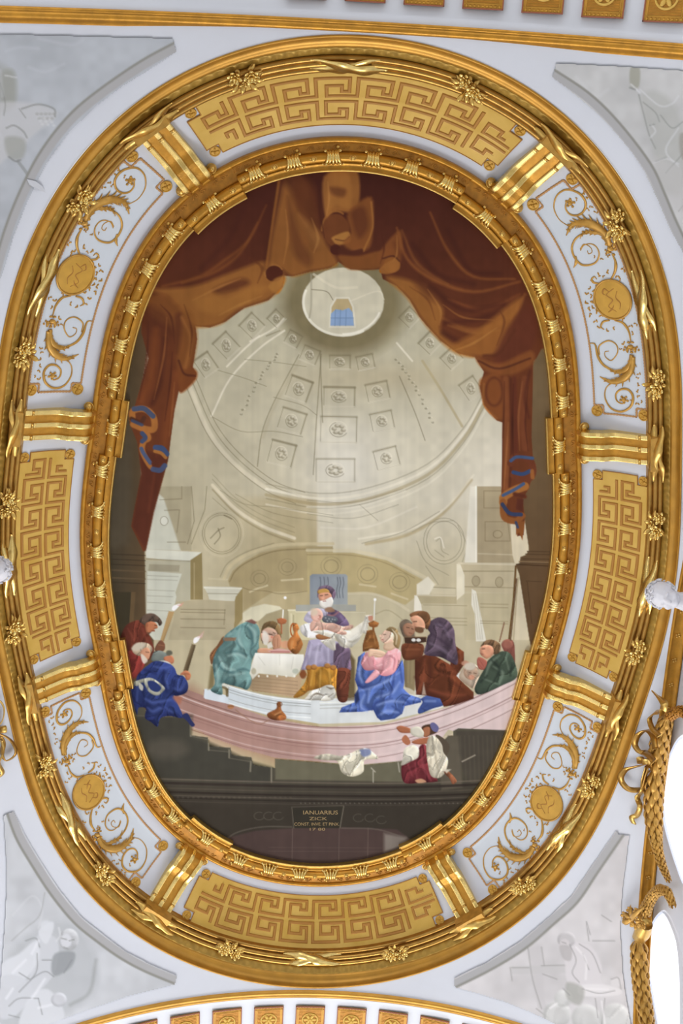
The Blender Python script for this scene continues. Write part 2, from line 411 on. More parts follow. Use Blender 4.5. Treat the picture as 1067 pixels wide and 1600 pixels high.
for x, y, w, h, ro, dk in ((467,608,17,17,.35,.6),(530,620,24,15,.02,.5),(456,658,19,17,.3,.4),(440,709,19,18,.25,.5),(529,671,28,20,.02,.25),(524,735,30,18,0,.2),(354,540,14,17,-.75,.35),(394,509,14,15,-.8,.35),(322,570,13,16,-.6,.45),
        (484,555,13,12,.4,.3),(531,566,16,11,0,.35),(458,530,11,11,.5,.3),(590,612,17,14,-.2,.35),(597,658,17,14,-.2,.25),(604,716,18,15,-.25,.25),(640,496,12,12,-.8,.35),(672,536,13,13,-.8,.35),(706,560,13,13,-.75,.3),(736,607,13,15,-.6,.3),(571,566,13,11,-.2,.3),(432,498,10,11,-.8,.3)):
    cof_(0, x, y, w, h, ro, dk)
for P in (A7((585,260),(480,400),(380,595)), FF((300,755),(370,860),(440,1000))):
    q = catmull(P, 8)
    for i, p in enumerate(q): c.ell((p[0]+(i % 3-1)*1.6, p[1]), (2.2,1.6), (134,130,112), .55, 1, own=False); c.ell((p[0]+(i % 2)*2, p[1]-1), (1.2,1), LT, .4, 1, own=False)
# left side: pilasters, capitals, arch
c.poly(A5((140,0),(330,0),(330,335),(90,330)), (172,166,146), own=False, f=2)
c.poly(A5((150,30),(185,60),(275,335),(90,330)), (196,198,188), own=False, f=3)
for P in (A5((165,70),(280,65),(280,0)), A5((190,125),(268,122),(255,240)), A5((205,290),(300,290)), A5((330,0),(345,180),(310,300)), A5((410,0),(400,120),(330,300))): c.line(P, 1.1, DK, .6, sm=False)
c.ell(A5((188,180))[0], (6,7), (206,208,200), 1, 1, own=False); c.oval(A5((188,180))[0], (6,7), 1, DK, .6)
c.poly(A5((90,385),(260,390),(325,385),(325,590),(240,620),(200,790),(80,790)), (180,178,162), own=False)
c.poly(A5((92,328),(385,343),(330,384),(300,392),(95,372)), (204,206,197), own=False); c.line(A5((95,378),(320,390)), 2, (150,146,130), .7, sm=False)
c.poly(A5((100,440),(280,455),(247,552),(252,575),(225,690),(190,800),(95,800)), (198,201,192), own=False); c.poly(A5((110,405),(270,410),(265,445),(105,440)), (162,158,142), own=False)
for y in (470,490,545,575,610,650): c.line(A5((100,y-6),(262-max(0,y-470)*.28,y)), 1, (150,148,134), .55, sm=False)
c.poly(A5((325,384),(385,344),(390,590),(325,590)), (150,139,108), own=False); c.line(A5((345,400),(345,585)), 2, (176,166,138), .7, sm=False)
c.poly(A5((392,520),(598,525),(560,575),(556,597),(425,595),(415,560)), (200,200,188), own=False); c.line(A5((395,528),(596,533)), 1.5, (226,225,216), .8, sm=False); c.line(A5((415,558),(575,560)), 1, DK, .6, sm=False)
c.poly(A5((556,597),(562,575),(598,527),(597,690),(540,760),(556,700)), (156,144,112), own=False)
c.poly(A5((250,600),(425,590),(556,600),(550,800),(210,800),(235,700)), (178,171,150), own=False)
for y in (640,655,690,735): c.line(A5((275,y),(505,y+4)), 1.2, DK, .6, sm=False)
c.line(A5((505,640),(500,720)), 1.2, DK, .5); c.line(A5((420,480),(525,486)), 3, (196,190,168), .7, sm=False)
for rr in (1.0, .9): c.oval(A5((488,245))[0], (30*rr,32*rr), 1.1, DK, .5)
c.oval(A5((488,245))[0], (34,36), 2, (196,190,170), .5)
for P in (A5((430,270),(470,230),(500,215)), A5((450,300),(480,260),(470,220)), A5((500,150),(540,170))): c.line(P, 1.6, (120,114,96), .6)
arch_in = A5((520,490),(545,440),(600,395),(690,345),(800,322),(940,312),(1067,312),(1067,545),(945,545),(760,548),(690,590),(600,650),(597,527),(530,520))
c.poly(arch_in, (171,160,131), own=False, f=2)
for P, w, cc, al in ((A5((500,480),(530,420),(600,365),(700,325),(810,303),(1067,298)),5,(198,189,162),.8),(A5((530,495),(560,440),(620,395),(720,350),(830,330),(1067,325)),1.5,(128,118,94),.6),(A5((480,470),(520,400),(620,340),(760,296)),1,DK,.5)): c.line(P, w, cc, al, 1.6)
for P in (A5((635,550),(680,530),(725,516)), A5((800,490),(860,486),(910,482))): c.line(P, 3, (204,196,170), .8, 1.5)
for p in ((685,480),(830,420),(1010,400)): c.oval(A5(p)[0], (9,8), 1.2, DK, .45); c.oval(A5(p)[0], (14,13), 1, DK, .35)
c.line(A5((597,527),(640,540),(720,545),(800,560),(940,545)), 1.2, (128,118,94), .5)
c.poly(A5((597,660),(640,630),(710,612),(790,625),(805,640),(720,670),(680,700),(597,720)), (206,203,184), own=False, f=2)
c.poly(A5((680,705),(720,665),(800,640),(840,640),(840,800),(690,800)), (166,158,134), own=False, f=2)
c.poly(A5((835,640),(1067,640),(1067,800),(840,800)), (196,191,164), own=False); c.line(A5((835,645),(1067,648)), 2.5, (212,208,188), .9, sm=False); c.line(A5((850,665),(850,800)), 2, (212,208,188), .8, sm=False); c.line(A5((862,670),(862,800)), 1, DK, .6, sm=False)
# right side
c.poly(A6((0,290),(200,290),(350,325),(480,395),(545,430),(430,520),(300,470),(180,470),(0,470)), (182,171,138), own=False, f=2)
for P, w, cc, al in ((A6((0,280),(200,284),(360,320),(500,390),(560,430)),5,(206,199,176),.7),(A6((0,300),(190,302),(340,335),(470,402)),1.2,(140,128,98),.5),(A6((180,470),(280,470),(370,500),(445,545)),4,(204,198,178),.7),(A6((230,430),(300,440)),3,(206,199,176),.6),(A6((370,470),(440,495)),3,(206,199,176),.6)): c.line(P, w, cc, al, 1.6)
for p in ((105,350),(265,385),(405,420)): c.oval(A6(p)[0], (11,10), 1.2, DK, .45); c.oval(A6(p)[0], (16,15), 1, DK, .3)
c.poly(A6((180,478),(280,480),(370,510),(445,560),(445,674),(180,674)), (192,186,164), own=False, f=2)
c.line(A6((300,560),(360,545),(450,610)), 2, (168,160,138), .6)
for rr in (1, .86): c.oval(A6((600,240))[0], (32*rr,36*rr), 1.2, (150,146,130), .6)
for P in (A6((480,240),(520,330),(620,390)), A6((460,200),(540,160),(640,150)), A6((660,170),(700,260),(680,330)), A6((565,240),(585,230),(590,280),(620,300)), A6((560,280),(600,310)), A6((520,350),(575,430)), A6((240,250),(420,200),(580,110))): c.line(P, 1.4, (156,151,134), .55)
c.line(A6((560,230),(585,225),(600,270)), 2, (232,230,222), .6)
c.poly(A6((715,0),(745,0),(745,335),(690,335)), (218,216,206), own=False, f=2)
c.poly(A6((745,0),(850,0),(890,150),(918,335),(745,335)), (172,162,140), own=False)
c.line(A6((740,0),(741,330)), 2.5, (230,228,220), .9, sm=False)
for q in ((775,20,860,95),(780,155,880,240)): c.line(A6((q[0],q[1]),(q[2],q[1]),(q[2]+10,q[3]),(q[0],q[3]),(q[0],q[1])), 1.1, (132,122,100), .6, sm=False)
c.oval(A6((835,210))[0], (7,6), 1.2, (132,122,100), .6); c.line(A6((750,295),(905,300)), 2, (196,188,168), .7, sm=False)
c.poly(A6((662,335),(915,340),(900,372),(905,470),(690,460),(690,385)), (190,182,160), own=False); c.line(A6((662,338),(912,343)), 2.5, (206,200,182), .9, sm=False); c.line(A6((680,372),(905,372)), 1.2, (136,128,106), .7, sm=False); c.line(A6((690,440),(905,445)), 1.2, (136,128,106), .6, sm=False)
c.poly(A6((655,340),(672,342),(690,390),(690,470),(655,500)), (214,210,194), own=False)
for p in ((740,415),(842,420)): c.ell(A6(p)[0], (6,8), (176,168,146), 1, 1, own=False); c.oval(A6(p)[0], (6,8), 1, (132,122,100), .6)
c.poly(A6((690,470),(905,470),(880,674),(690,674)), (188,181,158), own=False)
c.poly(A6((722,450),(740,460),(765,580),(785,680),(740,680),(735,560),(720,520)), (216,215,206), own=False)
for x in (735,745,755): c.line(A6((x-8,470),(x+14,670)), .9, (170,164,144), .5, sm=False)
for y in (515,530,590,600): c.line(A6((760,y),(880,y+3)), 1.1, (140,131,108), .55, sm=False)
c.poly(A6((470,478),(485,478),(500,520),(505,560),(468,560)), (222,220,210), own=False)
c.poly(A6((480,475),(655,480),(655,515),(500,515)), (180,172,148), own=False); c.line(A6((480,477),(650,481)), 2, (204,198,180), .8, sm=False)
for y in (520,575,590,605): c.line(A6((510,y),(700,y+4)), 1.2, (146,138,116), .55, sm=False)
c.poly(A6((540,440),(650,445),(650,474),(545,472)), (198,192,172), own=False); c.line(A6((540,442),(650,447)), 1.1, DK, .6, sm=False)
c.poly(A6((530,395),(560,430),(535,475),(480,475),(480,430)), (216,213,200), own=False, f=2)
c.poly(A6((940,50),(972,275),(935,330),(912,345),(900,300),(890,150),(905,140)), (206,199,180), own=False)
c.poly(A6((932,400),(975,674),(900,674),(915,500)), (204,197,178), own=False); c.line(A6((915,350),(905,500),(885,674)), 3, (112,88,62), .9, sm=False); c.line(A6((925,400),(905,674)), 1.5, (160,148,124), .7, sm=False)
# tablet behind the group
c.poly(PXP((484,900),(488,897),(540,897),(543,900),(543,945),(484,945)), (150,158,166), own=False, grad=((484,900),(140,148,158),(543,940),(166,172,176)))
for x in (500,506,512,527,531,536): c.line([(x,902),(x+1,912),(x-1,922),(x,934)], 1.5, (98,104,116), .55, 1)
c.poly(PXP((462,945),(556,945),(556,955),(462,955)), (168,170,166), own=False); c.line([(462,956),(570,957)], 1.5, (208,204,186), .9)
c.poly(PXP((505,957),(572,957),(572,1010),(505,1010)), (194,189,168), own=False)
# dark walls left and right
c.label('painted_dark_pillar', 'dark brown painted pillar at the left')
c.poly(PXP((160,480),(240,480),(216,640),(226,862),(228,985),(240,1000),(240,1110),(160,1110)), (78,66,50), own=True, f=2, grad=((172,700),(64,58,46),(228,700),(92,74,52)))
for y in (868,876,884,893,905,912): c.line([(160,y-3),(227,y)], 2 if y % 2 else 1.2, (44,38,30) if y % 2 == 0 else (104,88,66), .6, 1.2, sm=False)
c.poly(PXP((176,925),(205,925),(200,1010),(180,1010)), (60,54,40), own=False, f=2); c.poly(PXP((205,925),(212,925),(206,1010),(200,1010)), (98,80,56), own=False)
c.poly(PXP((160,620),(200,600),(206,760),(200,850),(160,860)), (84,76,62), .6, 12, own=False)
c.label('painted_dark_pillar', 'brown painted pillar at the right')
c.poly([*PXP((882,500),(815,540),(812,700),(813,775),(820,815),(826,855))]+[*A6((972,280),(960,300),(935,310),(932,335),(915,345),(930,385),(975,674),(985,720))]+[*PXP((830,1030),(882,1030))], (104,86,62), own=True, f=1.6, grad=((830,600),(112,94,68),(850,950),(92,70,48)))
for y in (285,297,318,335): c.line(A6((965-(y-285)*.6,y),(1067,y+2)), 1.6, (70,54,38), .7, sm=False)
c.line(A6((930,330),(1067,334)), 2, (140,118,88), .7, sm=False); c.line(A6((918,342),(1067,350)), 1.6, (60,44,30), .8, sm=False); c.line(A6((960,415),(1030,418)), 1, (64,48,34), .7, sm=False); c.line(A6((965,420),(985,600)), 1, (64,48,34), .7, sm=False)

# ---------------------------------------------------------------- the curtain
c.label('painted_curtain', 'rust brown painted curtain with blue edging at its tails')
cur = [*PXP((160,254),(882,254),(882,540),(846,545),(838,560))]+[*FF((832,760),(830,900),(826,1060),(835,1190),(815,1260),(790,1300),(800,1370),(795,1440),(770,1445),(768,1400),(722,1382),(708,1310),(712,1000),(690,992),(640,930),(624,862),(640,802),(605,745),(540,730),(470,680),(415,620),(390,590),(350,520),(300,467),(245,440),(235,402),(180,404),(120,402),(75,375))]+\
      [*EE((975,442),(935,470),(840,488),(760,509),(725,506),(715,560),(650,620),(540,655),(450,720),(380,746),(312,740),(320,800),(300,930),(318,960),(310,985),(285,1012),(250,1046),(235,1040),(215,1130),(185,1363))]+[*PXP((240,800),(228,860),(224,862),(205,822),(221,740),(214,690),(202,660),(212,630),(232,560),(221,520),(222,490),(160,500))]
c.poly(cur, (112,56,32), f=1.4, grad=((530,280),(78,36,28),(530,560),(118,60,32)))
k_ = np.array([0])
def sh(P, col, a=.8, f=6, sm=True): c.poly(P, col, a, f, sm=sm, own=False)
OR, OR2, BR, RD = (172,108,44), (150,88,36), (100,50,30), (78,36,28)
sh(EE((110,570),(300,555),(480,490),(640,440),(725,505),(705,565),(640,620),(520,660),(440,722),(370,742),(300,735),(240,660),(180,600)), OR, .85, 8)
sh(EE((640,500),(700,120),(740,30),(820,60),(900,320),(970,440),(930,470),(840,486),(760,508),(700,470)), OR, .75, 8)
sh(EE((935,20),(1060,20),(1060,200),(950,210),(915,280)), (176,110,46), .85, 5)
sh(EE((700,20),(930,20),(905,200),(900,300),(800,200),(760,120)), RD, .7, 14); sh(EE((760,100),(840,60),(880,160),(900,330),(860,380),(800,260)), (112,58,30), .7, 12)
sh(EE((740,140),(790,300),(850,430),(820,460),(760,380)), BR, .5, 10); sh(EE((790,220),(900,330),(870,380),(820,300)), (186,124,56), .5, 10)
c.ell(EE((676,495))[0], (14,13), (88,40,26), 1, 2, own=False); c.oval(EE((676,495))[0], (14,13), 2.5, (176,112,50), .8, 1.5, 160, 330); c.poly(EE((690,515),(722,510),(715,560),(690,590),(650,560),(670,530)), (184,120,50), .8, 4, sm=True, own=False)
sh(EE((400,570),(520,520),(560,545),(470,600),(430,600)), BR, .8, 10); sh(EE((300,620),(420,590),(560,560),(640,560),(560,630),(400,690)), (178,114,46), .6, 10)
for P in (EE((640,180),(560,340),(440,440),(330,510),(160,555)), EE((600,260),(520,400),(400,490),(250,540))): c.line(P, 5, (150,84,36), .6, 5, ends=(.2,.6))
for P in (EE((560,140),(470,330),(340,470)), EE((720,40),(660,320),(640,470))): c.line(P, 8, RD, .5, 8)
c.line(EE((700,60),(670,260),(640,470)), 4, (168,102,40), .7, 3)
# hanging left tail
sh(EE((70,620),(170,585),(240,640),(300,690),(318,800),(290,930),(240,1000),(225,880),(210,760),(120,700)), OR2, .7, 9)
sh(EE((90,640),(180,690),(205,780),(100,780),(70,720)), BR, .6, 12); sh(EE((215,700),(250,690),(240,830),(220,860)), BR, .7, 8); sh(EE((240,930),(310,940),(315,985),(255,1045),(235,1030)), (136,72,32), .8, 5); c.line(EE((235,900),(260,960),(310,970)), 3, RD, .7, 3); c.line(EE((250,700),(290,800),(265,930)), 5, (176,110,48), .6, 5)
for P in (EE((130,760),(110,960),(60,1090)), EE((225,960),(190,1150),(160,1340))): c.line(P, 10, (140,72,34), .7, 9)
for P in (EE((170,800),(150,1000),(110,1100)),): c.line(P, 7, RD, .6, 7)
c.poly(PXP((218,700),(262,715),(240,800),(227,860),(206,822),(221,742)), (96,46,32), .85, 5, own=False); c.line([(250,640),(244,720),(232,800)], 4, (118,58,36), .6, 4)
# curled, blue edged hems (left)
for P, w in ((A3((735,905),(740,860),(800,850),(850,890),(855,960),(800,960),(740,935)),16),): c.line(P, 10, (184,112,48), 1, 2, own=True)
c.line(A3((745,850),(800,848),(850,890)), 8, (70,84,118), .95, 1.5, own=True); c.line(A3((730,905),(780,925),(800,900)), 7, (92,52,36), .95, 2); c.line(A3((735,915),(790,940)), 5, (64,78,112), .85, 1.5)
c.line(A3((800,960),(825,1010),(800,1030),(790,1080),(830,1160),(860,1180)), 9, (184,112,48), 1, 2, own=True); c.line(A3((790,985),(808,1010),(790,1030)), 7, (62,78,116), .95, 1.5, own=True)
c.line(A3((785,1070),(800,1100),(835,1150)), 6, (74,92,134), .95, 1.5, own=True); c.poly(A3((840,1150),(880,1110),(925,1120),(900,1190),(850,1190)), (104,50,34), own=True, f=2); c.line(A3((865,1065),(900,1070),(925,1100)), 9, (62,84,130), .95, 1.5); c.line(A3((860,1085),(895,1095),(920,1120)), 5, (188,118,50), .95, 1.5); c.line(A3((850,1185),(890,1190),(915,1165)), 8, (70,88,130), .9, 1.5)
# centre folds and right swag
c.ell(FF((62,250))[0], (21,26), (122,66,34), 1, 3, own=False); c.oval(FF((62,250))[0], (22,30), 3, (176,110,46), .7, 2, 180, 300)
sh(FF((15,40),(110,30),(120,160),(60,150),(20,190)), (178,112,48), .8, 5); sh(FF((40,80),(100,90),(90,120),(50,110)), BR, .6, 7)
sh(FF((50,275),(110,255),(118,295),(70,305),(50,290)), (188,124,54), .95, 3); c.line(FF((60,285),(95,290),(115,275)), 2, BR, .7, 2)
sh(FF((110,180),(200,120),(205,250),(190,320),(130,330),(90,300),(120,260)), (150,86,38), .9, 6); sh(FF((120,180),(170,160),(190,230),(150,280)), BR, .7, 9); c.line(FF((200,140),(205,240),(170,330)), 3, (184,118,50), .7, 2.5)
c.ell(FF((60,325))[0], (8,8), (84,38,28), 1, 2, own=False)
c.line(FF((75,330),(120,340),(160,330)), 7, (90,44,30), .9, 3); sh(FF((70,350),(150,350),(230,330),(300,330),(235,395),(180,402),(110,400)), (148,86,36), .8, 5)
sh(FF((230,340),(310,250),(320,330),(310,380),(270,400),(240,385)), (140,78,36), .9, 5); c.ell(FF((280,385))[0], (13,12), (150,88,38), 1, 2, own=False); c.poly(FF((240,390),(300,360),(310,400),(270,420),(235,415)), (170,104,44), .9, 3, sm=True, own=False); c.line(FF((245,360),(285,350),(310,370)), 2.5, RD, .7, 2)
sh(FF((260,430),(420,470),(480,560),(470,640),(530,700),(600,742),(530,728),(460,670),(400,600),(340,510)), OR, .85, 9)
sh(FF((290,300),(360,400),(500,500),(680,480),(620,540),(480,540),(380,470)), BR, .7, 12)
for P, w, cc, al in ((FF((300,240),(340,360),(440,440),(600,490),(780,450)),6,(158,90,40),.75),(FF((430,180),(500,330),(600,430),(760,440)),5,(156,88,38),.75),(FF((320,250),(380,380),(500,460)),5,(170,102,44),.5),(FF((470,590),(600,640),(740,590),(800,500)),9,(156,90,40),.7),(FF((500,520),(640,560),(780,500)),7,(138,72,36),.8),(FF((500,620),(600,650),(700,640)),5,(176,108,46),.6)): c.line(P, w, cc, al, 5, ends=(.3,.4))
for P in (FF((430,470),(560,560),(720,540)), FF((490,610),(600,600),(700,570)), FF((500,250),(580,400),(700,420)), FF((360,300),(460,420),(600,460)), FF((480,650),(560,690),(620,690))): c.line(P, 8, RD, .55, 7)
sh(FF((520,700),(620,640),(740,540),(790,520),(740,640),(700,720),(640,740),(580,735)), (174,106,42), .8, 9); sh(FF((740,620),(820,540),(850,620),(820,720),(740,770),(680,760),(700,690)), (108,52,34), .8, 9); c.line(FF((640,740),(700,730),(760,640)), 4, BR, .8, 4)
sh(FF((610,745),(700,770),(820,720),(830,770),(740,815),(650,800)), (150,84,38), .85, 6); c.line(FF((620,760),(700,790),(820,750)), 3, RD, .7, 3)
sh(FF((630,830),(700,815),(715,985),(660,960),(628,880)), (146,80,36), .85, 6); c.oval(FF((680,880))[0], (13,22), 4, (104,52,32), .7, 4); c.line(FF((640,850),(640,930),(690,985)), 3, (176,108,48), .6, 3)
for P, w, cc, al in ((FF((725,830),(730,1050),(725,1280)),9,(150,82,42),.8),(FF((760,830),(765,1000),(765,1130)),6,(108,50,34),.8),(FF((800,830),(790,960),(800,1100)),10,(140,74,42),.7),(FF((745,830),(748,1100),(740,1250)),3,(84,38,28),.7),(FF((820,800),(800,900),(815,980)),5,(90,42,30),.6)): c.line(P, w, cc, al, 4)
# right hems
c.line(FF((745,1160),(765,1135),(820,1150),(830,1200),(800,1225),(755,1205)), 11, (120,60,36), 1, 2, own=True); c.line(FF((745,1150),(770,1135),(830,1140)), 5, (66,92,136), .95, 1.4, own=True); c.line(FF((755,1195),(790,1202),(820,1190)), 6, (52,76,124), .95, 1.4); c.line(FF((828,1190),(830,1215)), 6, (170,100,44), .9, 2)
c.line(FF((800,1250),(760,1265),(720,1290),(715,1310)), 13, (178,110,48), 1, 2, own=True); c.line(FF((795,1240),(760,1262),(715,1285)), 5, (64,92,138), .95, 1.4, own=True); c.line(FF((760,1280),(800,1290)), 6, (98,46,30), .9, 3)
c.line(FF((715,1310),(720,1370),(765,1385),(790,1365)), 10, (156,90,40), 1, 2, own=True); c.line(FF((712,1320),(740,1355),(785,1360)), 6, (52,66,104), .95, 1.4, own=True); c.poly(FF((765,1390),(800,1385),(790,1460),(778,1430),(765,1440)), (150,86,38), own=True, f=1.5); c.line(FF((765,1390),(772,1410)), 4, (56,72,110), .9, 1.4)
c.poly(FF((770,1295),(795,1300),(792,1350),(765,1340)), (100,48,34), .9, 2, own=True)

for P, w, cc, al in ((FF((735,1000),(728,1120),(718,1260)),3,(182,112,56),.7),(FF((790,840),(775,980),(780,1110)),3.5,(176,104,56),.6),(FF((755,850),(752,1010),(755,1130)),3,(70,30,24),.7),(FF((720,840),(718,960),(714,1060)),3,(84,38,26),.6),(FF((812,860),(802,1000),(812,1110)),3,(80,36,26),.6),
        (EE((180,700),(165,880),(120,1080)),3.5,(176,104,48),.6),(EE((205,860),(195,1000),(170,1180)),3,(84,38,26),.7),(EE((95,720),(85,900),(50,1080)),4,(84,40,28),.6),(EE((215,1000),(205,1120),(190,1250)),3,(172,100,50),.6),(EE((150,640),(200,700),(215,820)),4,(92,44,28),.7),(EE((260,640),(295,760),(285,880)),3.5,(96,46,26),.6),
        (EE((300,620),(420,560),(520,520)),4,(196,128,58),.55),(EE((420,690),(520,640),(620,600)),4,(196,130,58),.6),(EE((560,420),(620,470),(600,540)),5,(104,52,28),.5),(EE((730,200),(740,330),(720,450)),4,(188,120,54),.6),(EE((880,100),(890,220),(910,330)),4,(80,38,26),.6),(EE((850,240),(880,330),(860,400)),5,(198,134,66),.5),
        (FF((30,60),(35,130),(25,190)),3,(200,134,66),.6),(FF((240,260),(250,320),(235,380)),3,(84,38,26),.6),(FF((300,270),(300,340),(285,370)),3,(190,122,54),.6),(FF((480,540),(560,590),(680,600)),3,(178,110,48),.6),(FF((520,720),(600,690),(690,630)),4,(200,132,58),.6),(FF((700,560),(720,610),(690,700)),4,(110,56,30),.6),(FF((420,480),(470,560),(465,620)),4,(196,128,56),.5),(FF((350,470),(420,520),(450,600)),3.5,(112,58,30),.5)):
    c.line(P, w, cc, al, 2.4, ends=(.2,.2))
# ---------------------------------------------------------------- parapet, pink wall, dark base
c.label('painted_altar', 'wooden painted altar front')
c.poly(L4((480,640),(900,680),(1000,640),(960,800),(930,880),(470,800)), (176,148,112), f=1.4, grad=((400,1055),(150,128,96),(430,1085),(184,154,118)))
for y in (700,735,770,800,830): c.line(L4((500,y-20),(940,y+22)), 1.1, (140,112,82), .6, sm=False)
c.label('painted_wall', 'pink and white curved painted parapet')
pk = [*AX((320,675),(400,640),(480,670))]+[*PXP((318,1078),(330,1090),(420,1122),(500,1136),(600,1132),(700,1105),(800,1062),(822,1050),(882,1010),(882,1150),(740,1150),(700,1140),(660,1195),(620,1190),(560,1195),(500,1190),(430,1184),(380,1170),(330,1152),(290,1130),(262,1090))]
c.poly(pk, (206,182,178), f=1.5, grad=((290,1100),(158,118,108),(640,1120),(214,192,190)))
c.poly(PXP((262,1080),(300,1075),(340,1104),(420,1132),(500,1148),(500,1192),(430,1186),(380,1172),(330,1154),(285,1128)), (162,122,110), .75, 30, own=False)
wh = [*L4((30,795),(250,865),(265,760),(400,800),(600,850),(800,880),(1067,900))]+[*PXP((500,1092),(600,1088),(660,1076),(720,1050),(724,1094),(690,1106),(600,1128),(500,1131),(420,1118),(350,1098),(318,1090))]
c.poly(wh, (202,212,212), f=1.4, grad=((330,1085),(198,208,214),(700,1085),(212,212,206)))
c.poly(L4((30,795),(60,790),(250,862),(265,940),(30,890)), (206,216,224), f=1.2, own=False)
c.poly(L4((240,750),(268,760),(262,868),(246,862)), (120,116,100), own=False); c.poly(L4((175,745),(200,735),(270,755),(262,790),(190,770)), (214,216,204), own=True); c.line(L4((175,768),(240,790),(250,860)), 4, (120,108,84), .8, 1.5)
for dy, cc, w in ((0,(236,240,238),2),(5,(130,136,134),1.2),(9,(140,146,142),1),(20,(148,150,146),1),(26,(232,236,234),1.6)):
    c.line(L4((270,768+dy*6.3),(420,815+dy*6.3),(620,862+dy*6.3),(820,893+dy*6.3),(1067,912+dy*6.3)), w, cc, .75, 1)
for dy, cc, w in ((0,(228,230,222),2),(4,(140,142,130),1.1),(9,(150,150,138),1)):
    c.line([(500,1098+dy),(600,1094+dy),(660,1084+dy),(716,1062+dy)], w, cc, .7, 1)
for off_, cc, w, al in ((0,(120,84,78),1.4,.8),(4,(224,206,202),2,.7),(9,(128,92,86),1.1,.7),(24,(224,206,200),1.8,.45),(28,(128,88,82),1.3,.7),(33,(140,100,94),1,.6),(45,(222,204,198),1.6,.4),(49,(128,90,84),1.1,.65)):
    c.line([(268,1078+off_*1.05),(320,1098+off_),(400,1122+off_),(500,1136+off_),(600,1133+off_),(700,1107+off_*.95),(800,1062+off_*.95),(872,1012+off_)], w, cc, al, 1.1)
c.ell(L4((0,905))[0]+np.array([0,0]), (2,2), (150,120,100), .0, own=False)
c.label('painted_ewer', 'copper painted ewer leaning on the white parapet')
c.poly(AX((800,760),(845,735),(850,705),(868,703),(872,740),(895,770),(890,790),(850,795),(812,785)), (166,98,48), sm=True, rim=(4,(104,52,28),.8)); c.oval(AX((862,712))[0], (4,3.5), 1.2, (120,70,38), .9); c.line(AX((840,765),(870,750)), 2, (216,160,104), .6, 2)
c.line(AX((640,740),(700,785),(760,812),(812,790)), 1.6, (150,112,90), .8); c.ell(AX((616,725))[0], (5,3.4), (178,120,76), 1, 1.4, own=False); c.line(AX((602,722),(630,722)), 1.2, (110,66,40), .8)
c.label('painted_dark_base', 'dark painted steps and base of the painting')
db = [*L3((0,1165),(300,1160),(345,1220),(340,1280),(480,1280),(790,1290),(830,1340),(840,1494))]+[*AX((415,820),(415,870),(500,880),(505,925),(615,932),(620,970),(720,980),(730,1020))]+[*PXP((430,1200),(430,1186),(500,1192),(560,1197),(620,1191),(660,1190),(684,1168),(700,1150),(708,1150),(708,1142),(716,1138),(790,1141),(882,1141),(882,1362),(160,1362),(160,1130))]
c.poly(db, (70,66,56), f=1.3, grad=((500,1190),(82,78,64),(500,1262),(56,50,42)))
c.poly(PXP((430,1186),(500,1191),(560,1196),(620,1190),(640,1186),(640,1222),(430,1218)), (102,98,78), own=False, f=3)
c.poly(PXP((200,1120),(300,1118),(298,1150),(326,1160),(360,1175),(390,1190),(425,1200),(420,1225),(230,1215)), (62,60,52), .9, 8, own=False); c.ell((262,1170), (34,16), (96,88,76), .45, 14, own=False)
c.poly(PXP((712,1142),(882,1142),(882,1230),(740,1230),(720,1200)), (74,68,58), own=False, f=3); c.poly(PXP((700,1150),(716,1150),(722,1230),(690,1235),(684,1180)), (96,88,74), .8, 4, own=False)
for x in range(705,800,7): c.line([(x,1150),(x+2,1220)], 2, (94,86,72), .35, 2)
c.line([(722,1190),(742,1180)], 2, (170,160,140), .8)
for P in ([(298,1122),(298,1150)],[(326,1158),(326,1172)],[(358,1172),(358,1184)],[(392,1190),(391,1205)],[(424,1200),(424,1222)]): c.line(P, 2.6, (128,122,104), .8, 1.4)
for P in ([(200,1118),(296,1120)],[(298,1150),(326,1156)],[(326,1172),(360,1175)],[(360,1185),(392,1190)]): c.line(P, 1.6, (116,110,94), .5, 1.2)
for y, cc, w, al in ((1222,(116,104,90),2,.6),(1228,(48,40,36),4,.8),(1236,(96,84,74),1.5,.5),(1242,(44,36,32),3,.8),(1247,(110,98,86),1.4,.45),(1251,(40,34,30),2,.7),(1256,(88,78,68),1.2,.4)):
    c.line([(214,y-6),(430,y),(620,y+2),(760,y-3),(800,y-8)], w, cc, al, 1.2)
for x in range(470,770,7): c.ell((x,1255), (1.4,1.2), (120,112,102), .4, 1, own=False)
for x in range(230,460,8): c.ell((x,1246), (2,1.4), (100,88,76), .3, 1.4, own=False)
c.poly(PXP((350,1310),(400,1298),(458,1294),(470,1290),(620,1296),(640,1310),(650,1362),(330,1362)), (74,58,54), own=False, f=3)
c.poly(PXP((600,1302),(634,1308),(640,1320),(600,1332)), (132,124,114), .8, 6, own=False)
c.line([(352,1312),(372,1300),(410,1292),(456,1292)], 2, (110,102,92), .5, 1.6); c.line([(534,1294),(590,1296),(640,1312)], 2, (110,102,92), .5, 1.6)
for x in (457,530,575): c.line([(x,1294),(x-1,1362)], 1.2, (112,96,90), .5, sm=False)
for y in (1324,1330): c.line([(420,y),(600,y+1)], 1, (100,84,78), .4, sm=False)
for sx in (405,420,435,560,578,596):
    c.oval((sx,1275+((sx//5) % 3)*3), (8,6), 1.2, (104,98,84), .45, 1, 20, 300)
c.label('painted_inscription_tablet', 'dark tablet with gold lettering')
c.poly(PXP((456,1262),(537,1260),(531,1294),(459,1294)), (50,46,38), f=1.2); c.line([(456,1262),(459,1294)], 1, (120,112,96), .7, sm=False); c.line([(537,1260),(531,1294)], 1.4, (128,120,104), .7, sm=False); c.line([(456,1261),(537,1259)], 1, (110,100,86), .5, sm=False)
c.label('painted_cloth', 'white cloth lying over the dark painted ledge')
